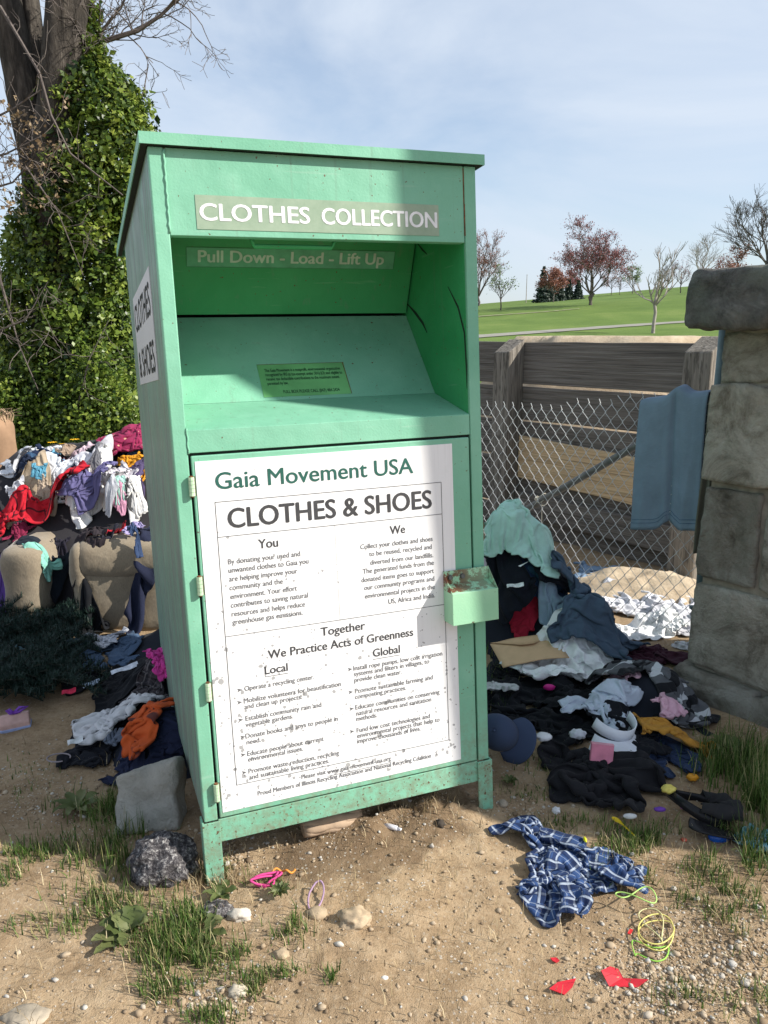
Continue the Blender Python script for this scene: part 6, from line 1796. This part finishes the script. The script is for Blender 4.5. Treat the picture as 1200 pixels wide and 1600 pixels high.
rr = np.random.default_rng(5)
C = np.array([p_[rr.integers(1, len(p_))][:] for p_, d in tp for _ in range(5)])
V, F, T = leaf_cloud(C + rr.normal(0, 0.02, C.shape), rr.uniform(0.03, 0.06, len(C)), rr, rr.random(len(C)))
mesh_np('dry_leaves', V, F, leaf_mat('dry_leaf', (0.14,0.09,0.05), (0.27,0.19,0.11), (0.40,0.30,0.19), 0.3), parent=IV, col=T)
# leafy bush at its foot
def bush(name, label, px0, px1, py0, py1, Y, n_cl, per, size, seed, mat):
    rr = np.random.default_rng(seed)
    base = at_depth((px0+px1)/2, py1, Y)
    t = thing(name, label, 'shrub', (base.x, Y, float(terrain(base.x, Y))))
    zt, zb = at_depth(0, py0, Y).z, 0.0
    hw = (at_depth(px1, py1, Y).x - at_depth(px0, py1, Y).x)/2
    u = rr.normal(size=(n_cl, 3)); u /= np.linalg.norm(u, axis=1)[:,None]; u *= (rr.uniform(0.3, 1, n_cl)**0.5)[:,None]
    lump = 1+0.25*np.sin(u[:,0]*5+seed)*np.cos(u[:,2]*4)
    C = np.stack([u[:,0]*hw*lump, u[:,1]*hw*0.6, (zt-0)/2*(1+u[:,2]*lump)], -1)
    off = rr.normal(size=(n_cl, per, 3))*0.09
    L = (C[:,None]+off).reshape(-1, 3); L[:,2] = np.maximum(L[:,2], 0.02)
    V, F, T = leaf_cloud(L, size*rr.uniform(0.6, 1.2, len(L)), rr, np.clip(np.repeat(rr.uniform(0.1, 0.8, n_cl), per)+rr.normal(0, 0.15, len(L)), 0, 1), np.repeat(u, per, axis=0))
    mesh_np('foliage', V, F, mat, parent=t, col=T)
    b = MB(); q = random.Random(seed); tips = []
    for k in range(6): grow(b, Vector((q.gauss(0, hw*.2), q.gauss(0, .1), 0)), Vector((q.gauss(0, .5), q.gauss(0, .3), 1)).normalized(), zt*0.4, 0.02, 1, q, tips)
    obj('stems', b, TWIG, t)
    return t
bush('shrub', 'yellow-green leafy shrub at the foot of the ivy tree beside the bin', 95, 222, 560, 735, 8.6, 260, 34, 0.055, 61, IVY)
bush('shrub', 'dark leafy shrub at the foot of the ivy tree at the left edge', -60, 110, 590, 735, 8.9, 260, 34, 0.055, 67, IVY)
# yellow-flowered plants
FLW = plain('yellow_petal', (0.75,0.42,0.01), 0.6)
for i, (px, py, lab) in enumerate(((36,716,'yellow-flowered weed in bloom behind the tan sofa'), (98,692,'single yellow flower before the shrub right of the tan sofa'))):
    p = at_depth(px, py, 7.4)
    t = thing('wildflower', lab, 'flower', (p.x, 7.4, 0)); q = random.Random(i)
    sm_, pm = MB(), MB()
    for k in range((7, 3)[i]):
        x = q.gauss(0, 0.09); h = p.z+q.gauss(0, 0.02)
        sm_.tube([(x*0.4, 0, 0), (x*0.8, 0.02, h*0.6), (x, 0, h)], 0.005, 4, cap=False)
        for a in range(8):
            an = a*math.pi/4; pm.add([(x, 0, h), (x+0.035*math.cos(an-0.3), 0.035*math.sin(an-0.3), h+0.008), (x+0.05*math.cos(an), 0.05*math.sin(an), h+0.004), (x+0.035*math.cos(an+0.3), 0.035*math.sin(an+0.3), h+0.008)], [(0,1,2,3)])
    obj('stem', sm_, plain('flower_stem', (0.06,0.11,0.025), 0.7), t); obj('petals', pm, FLW, t)

# ---- trees on the hill
def hill_tree(name, label, px, py, top, Y, spreadw, leafc, nleaf, lsize, seed, depth=4, bark=TWIG, r=None, cat='tree', up=0.2, spread=0.75, stems=1, group='trees on the grass hill', trunk_frac=0.28, ratio=0.72):
    hit = on_terrain(px, py)
    if 15 < hit.y < 106: Y = hit.y
    base = at_depth(px, py, Y); gzv = float(terrain(base.x, Y))
    Hh = (py-top)/F_PX*(Y*CP+0.3)
    t = thing(name, label, cat, (base.x, Y, gzv-0.05), group=group)
    q = random.Random(seed); tips = []; b = MB()
    r = r or Hh*0.015
    tl = Hh*trunk_frac
    for k in range(stems):
        p0 = Vector((q.gauss(0, 0.02*Hh) if stems > 1 else 0, 0, 0))
        pts = [p0 + Vector((q.gauss(0, 0.006*Hh)*i, 0, tl*i/3)) for i in range(4)]
        b.tube(pts, [r*1.15, r, r*0.95, r*0.9], 8, cap=False)
    obj('trunk', b, bark, t, smooth=True)
    b = MB()
    L0 = Hh*0.30
    for k in range(5+stems):
        a = 2*math.pi*k/(5+stems)+q.random(); el = q.uniform(0.5, 1.2)
        d = Vector((math.cos(a)*spreadw, math.sin(a)*spreadw, el)).normalized()
        grow(b, Vector((0, 0, tl*q.uniform(0.8, 1.0))), d, L0*q.uniform(0.8, 1.15), r*0.62, depth-2, q, tips, 0.3, (3, 4), ratio, up, spread, None, max(0.008, Hh*0.0016))
    grow(b, Vector((0, 0, tl*0.98)), Vector((q.gauss(0, .08), 0, 1)).normalized(), L0*1.1, r*0.85, depth-1, q, tips, 0.2, (3, 4), ratio, up, spread, None, max(0.008, Hh*0.0016))
    zmax = max(v_[2] for v_ in b.v); k_ = Hh/zmax
    def fit(x, y, z):
        f = np.clip((z-tl)/(zmax-tl), 0, 1) if zmax > tl else 0
        zz = z if z < tl else tl+(z-tl)*(Hh-tl)/(zmax-tl)
        return (x, y, zz)
    b.v = [fit(*v_) for v_ in b.v]
    obj('branches', b, bark, t)
    if nleaf:
        rr = np.random.default_rng(seed)
        pts = np.array([fit(*p_) for tp_, d in tips for p_ in tp_[1:]])
        C = pts[rr.integers(0, len(pts), nleaf)] + rr.normal(0, lsize*1.1, (nleaf, 3))
        V, F, T = leaf_cloud(C, lsize*rr.uniform(0.6, 1.3, nleaf), rr, rr.random(nleaf))
        mesh_np('leaves', V, F, leafc, parent=t, col=T)
    return t
REDL = leaf_mat('red_bud_leaf', (0.12,0.04,0.045), (0.25,0.085,0.085), (0.38,0.17,0.16), 0.3)
REDL2 = leaf_mat('russet_leaf', (0.15,0.06,0.045), (0.29,0.12,0.085), (0.42,0.22,0.16), 0.3)
GRNL = leaf_mat('spring_leaf', (0.06,0.11,0.025), (0.13,0.20,0.05), (0.22,0.29,0.09), 0.3)
hill_tree('flowering_tree', 'largest crimson-leaved tree standing alone on the hill', 922, 477, 342, 58, 0.8, REDL, 9000, 0.085, 6, 6, stems=2, trunk_frac=0.14, spread=0.8)
hill_tree('sapling', 'bare pale-barked young tree rising just above the plank wall', 1020, 521, 384, 30, 0.75, None, 0, 0.1, 11, 4, PALEBARK, r=0.075, up=0.45, spread=0.55, trunk_frac=0.36)
hill_tree('flowering_tree', 'tall russet-budded tree half hidden by the right edge of the bin', 748, 478, 366, 62, 0.8, REDL2, 7000, 0.10, 21, 5, trunk_frac=0.16)
hill_tree('small_tree', 'thin greenish tree next to the right edge of the bin', 782, 485, 415, 60, 0.7, GRNL, 420, 0.10, 25, 4)
hill_tree('flowering_tree', 'rosy small tree in front of the dark conifers', 865, 466, 414, 68, 0.9, REDL2, 3000, 0.13, 31, 4)
hill_tree('flowering_tree', 'dark crimson small tree left of the largest crimson one', 892, 466, 418, 66, 1.0, REDL, 3200, 0.13, 37, 4)
hill_tree('small_tree', 'fresh green round-headed tree on the ridge', 988, 459, 416, 74, 0.7, GRNL, 1500, 0.12, 41, 4)
hill_tree('bare_tree', 'grey bare tree on the ridge behind the pale young tree', 1042, 452, 408, 88, 0.7, None, 0, 0.1, 43, 5)
hill_tree('bare_tree', 'slim plum-grey bare tree on the ridge left of the pillar', 1063, 458, 405, 72, 0.7, REDL, 220, 0.10, 47, 4)
hill_tree('bare_tree', 'tall pale bare tree with fine upright twigs left of the pillar top', 1095, 452, 368, 84, 0.8, None, 0, 0.1, 53, 5, PALEBARK)
hill_tree('flowering_tree', 'rusty red tree showing above the pillar cap', 1148, 452, 385, 80, 0.9, REDL2, 1300, 0.13, 59, 4)
hill_tree('bare_tree', 'big dark bare tree above the right end of the pillar cap', 1195, 452, 300, 70, 1.0, None, 0, 0.1, 61, 6, TWIG)
hill_tree('flowering_tree', 'faint reddish tree on the ridge right of the largest crimson one', 955, 461, 425, 86, 0.9, REDL2, 700, 0.13, 67, 4)
hill_tree('bare_tree', 'low mauve bare tree on the ridge beside the rusty red tree', 1122, 452, 400, 96, 0.9, REDL, 500, 0.13, 71, 4)
hill_tree('bare_tree', 'small bare tree just left of the fresh green one', 968, 461, 430, 92, 0.8, None, 0, 0.12, 73, 4)
# conifers behind
CON = leaf_mat('conifer_needle', (0.010,0.022,0.016), (0.022,0.042,0.028), (0.045,0.07,0.045), 0.05)
for i, (px, py, top, Y, w, lab) in enumerate(((848,468,414,84,0.30,'tallest dark conifer at the left end of the row'),(860,466,426,86,0.32,'dark conifer second from the left in the row'),(874,465,430,88,0.34,'dark conifer behind the rosy small tree'),(888,464,432,90,0.34,'dark conifer behind the dark crimson tree'),(903,463,436,90,0.36,'low dark conifer at the right end of the row'))):
    base = at_depth(px, py, Y); Hh = (py-top)/F_PX*Y
    t = thing('conifer', lab, 'conifer', (base.x, Y, float(terrain(base.x, Y))-0.1), group='conifers on the hill')
    b = MB(); b.tube([(0,0,0),(0,0,Hh)], [0.12, 0.02], 6); obj('trunk', b, TWIG, t)
    rr = np.random.default_rng(i+3); n = 3200
    h = 1-np.sqrt(rr.random(n)); a = rr.uniform(0, 2*np.pi, n); rad = (1-h)*w*Hh*(0.55+0.45*rr.random(n))*(0.75+0.25*np.sin(h*38+rr.random(n)))
    C = np.stack([rad*np.cos(a), rad*np.sin(a), h*Hh*0.98+0.15], -1)
    V, F, T = leaf_cloud(C, rr.uniform(0.12, 0.28, n), rr, rr.random(n), np.stack([np.cos(a), np.sin(a), -0.2+0*a], -1))
    mesh_np('foliage', V, F, CON, parent=t, col=T)
# utility pole on the skyline
p = at_depth(822, 470, 95); gzv = float(terrain(p.x, 95))
t = thing('utility_pole', 'thin utility pole on the skyline between the bin and the conifers', 'pole', (p.x, 95, gzv))
b = MB(); b.tube([(0,0,-0.2),(0,0,3.0),(0,0,3.1)], [0.05,0.035,0.03], 8); obj('shaft', b, PALEBARK, t)
b = MB(); b.tube([(0,0,3.1),(0,0,3.2)], [0.045,0.04], 8); obj('pole_cap', b, PALEBARK, t)
# far hedge line at the left, beyond the lawn
for i, (px, w, top, Y, lab) in enumerate(((-40,90,508,70,'distant grey-green hedgerow tree at the far left edge'),(30,80,515,75,'distant hedgerow tree seen between the ivy stems'),(190,60,512,78,'distant hedgerow tree just left of the bin'))):
    hill_tree('hedgerow_tree', lab, px, 552, top, Y, 1.0, GRNL, 1500, 0.25, 90+i, 4, group='far hedgerow trees')
# ---- tall trunk added out of view to the right, to cast shade on the bin's right edge and the trodden soil
TR = thing('added_shade_tree', 'thick leafless tree added out of view on the right for its shade', 'tree', (3.2, 2.04, 0))
b = MB()
pts = [Vector((0.0, 0.0, -0.2)), Vector((0,0.02,0.8)), Vector((0.0,-0.01,2.0)), Vector((0.0,0.0,3.2)), Vector((0.0,0.02,4.4)), Vector((0.02,0.03,6.6))]
b.tube(pts, [0.42, 0.36, 0.345, 0.345, 0.345, 0.35], 20, cap=False)
obj('trunk', b, BARK, TR, smooth=True)
b = MB(); q = random.Random(2); tips = []
for k in range(5):
    a = 2*math.pi*k/5+0.4
    grow(b, Vector((0.02, -0.03, 6.5)), Vector((math.cos(a)*0.7, math.sin(a)*0.7, 1)).normalized(), 2.6, 0.20, 4, q, tips, 0.25, (2, 3), 0.72, 0.15, 0.6)
obj('limbs', b, BARK, TR)
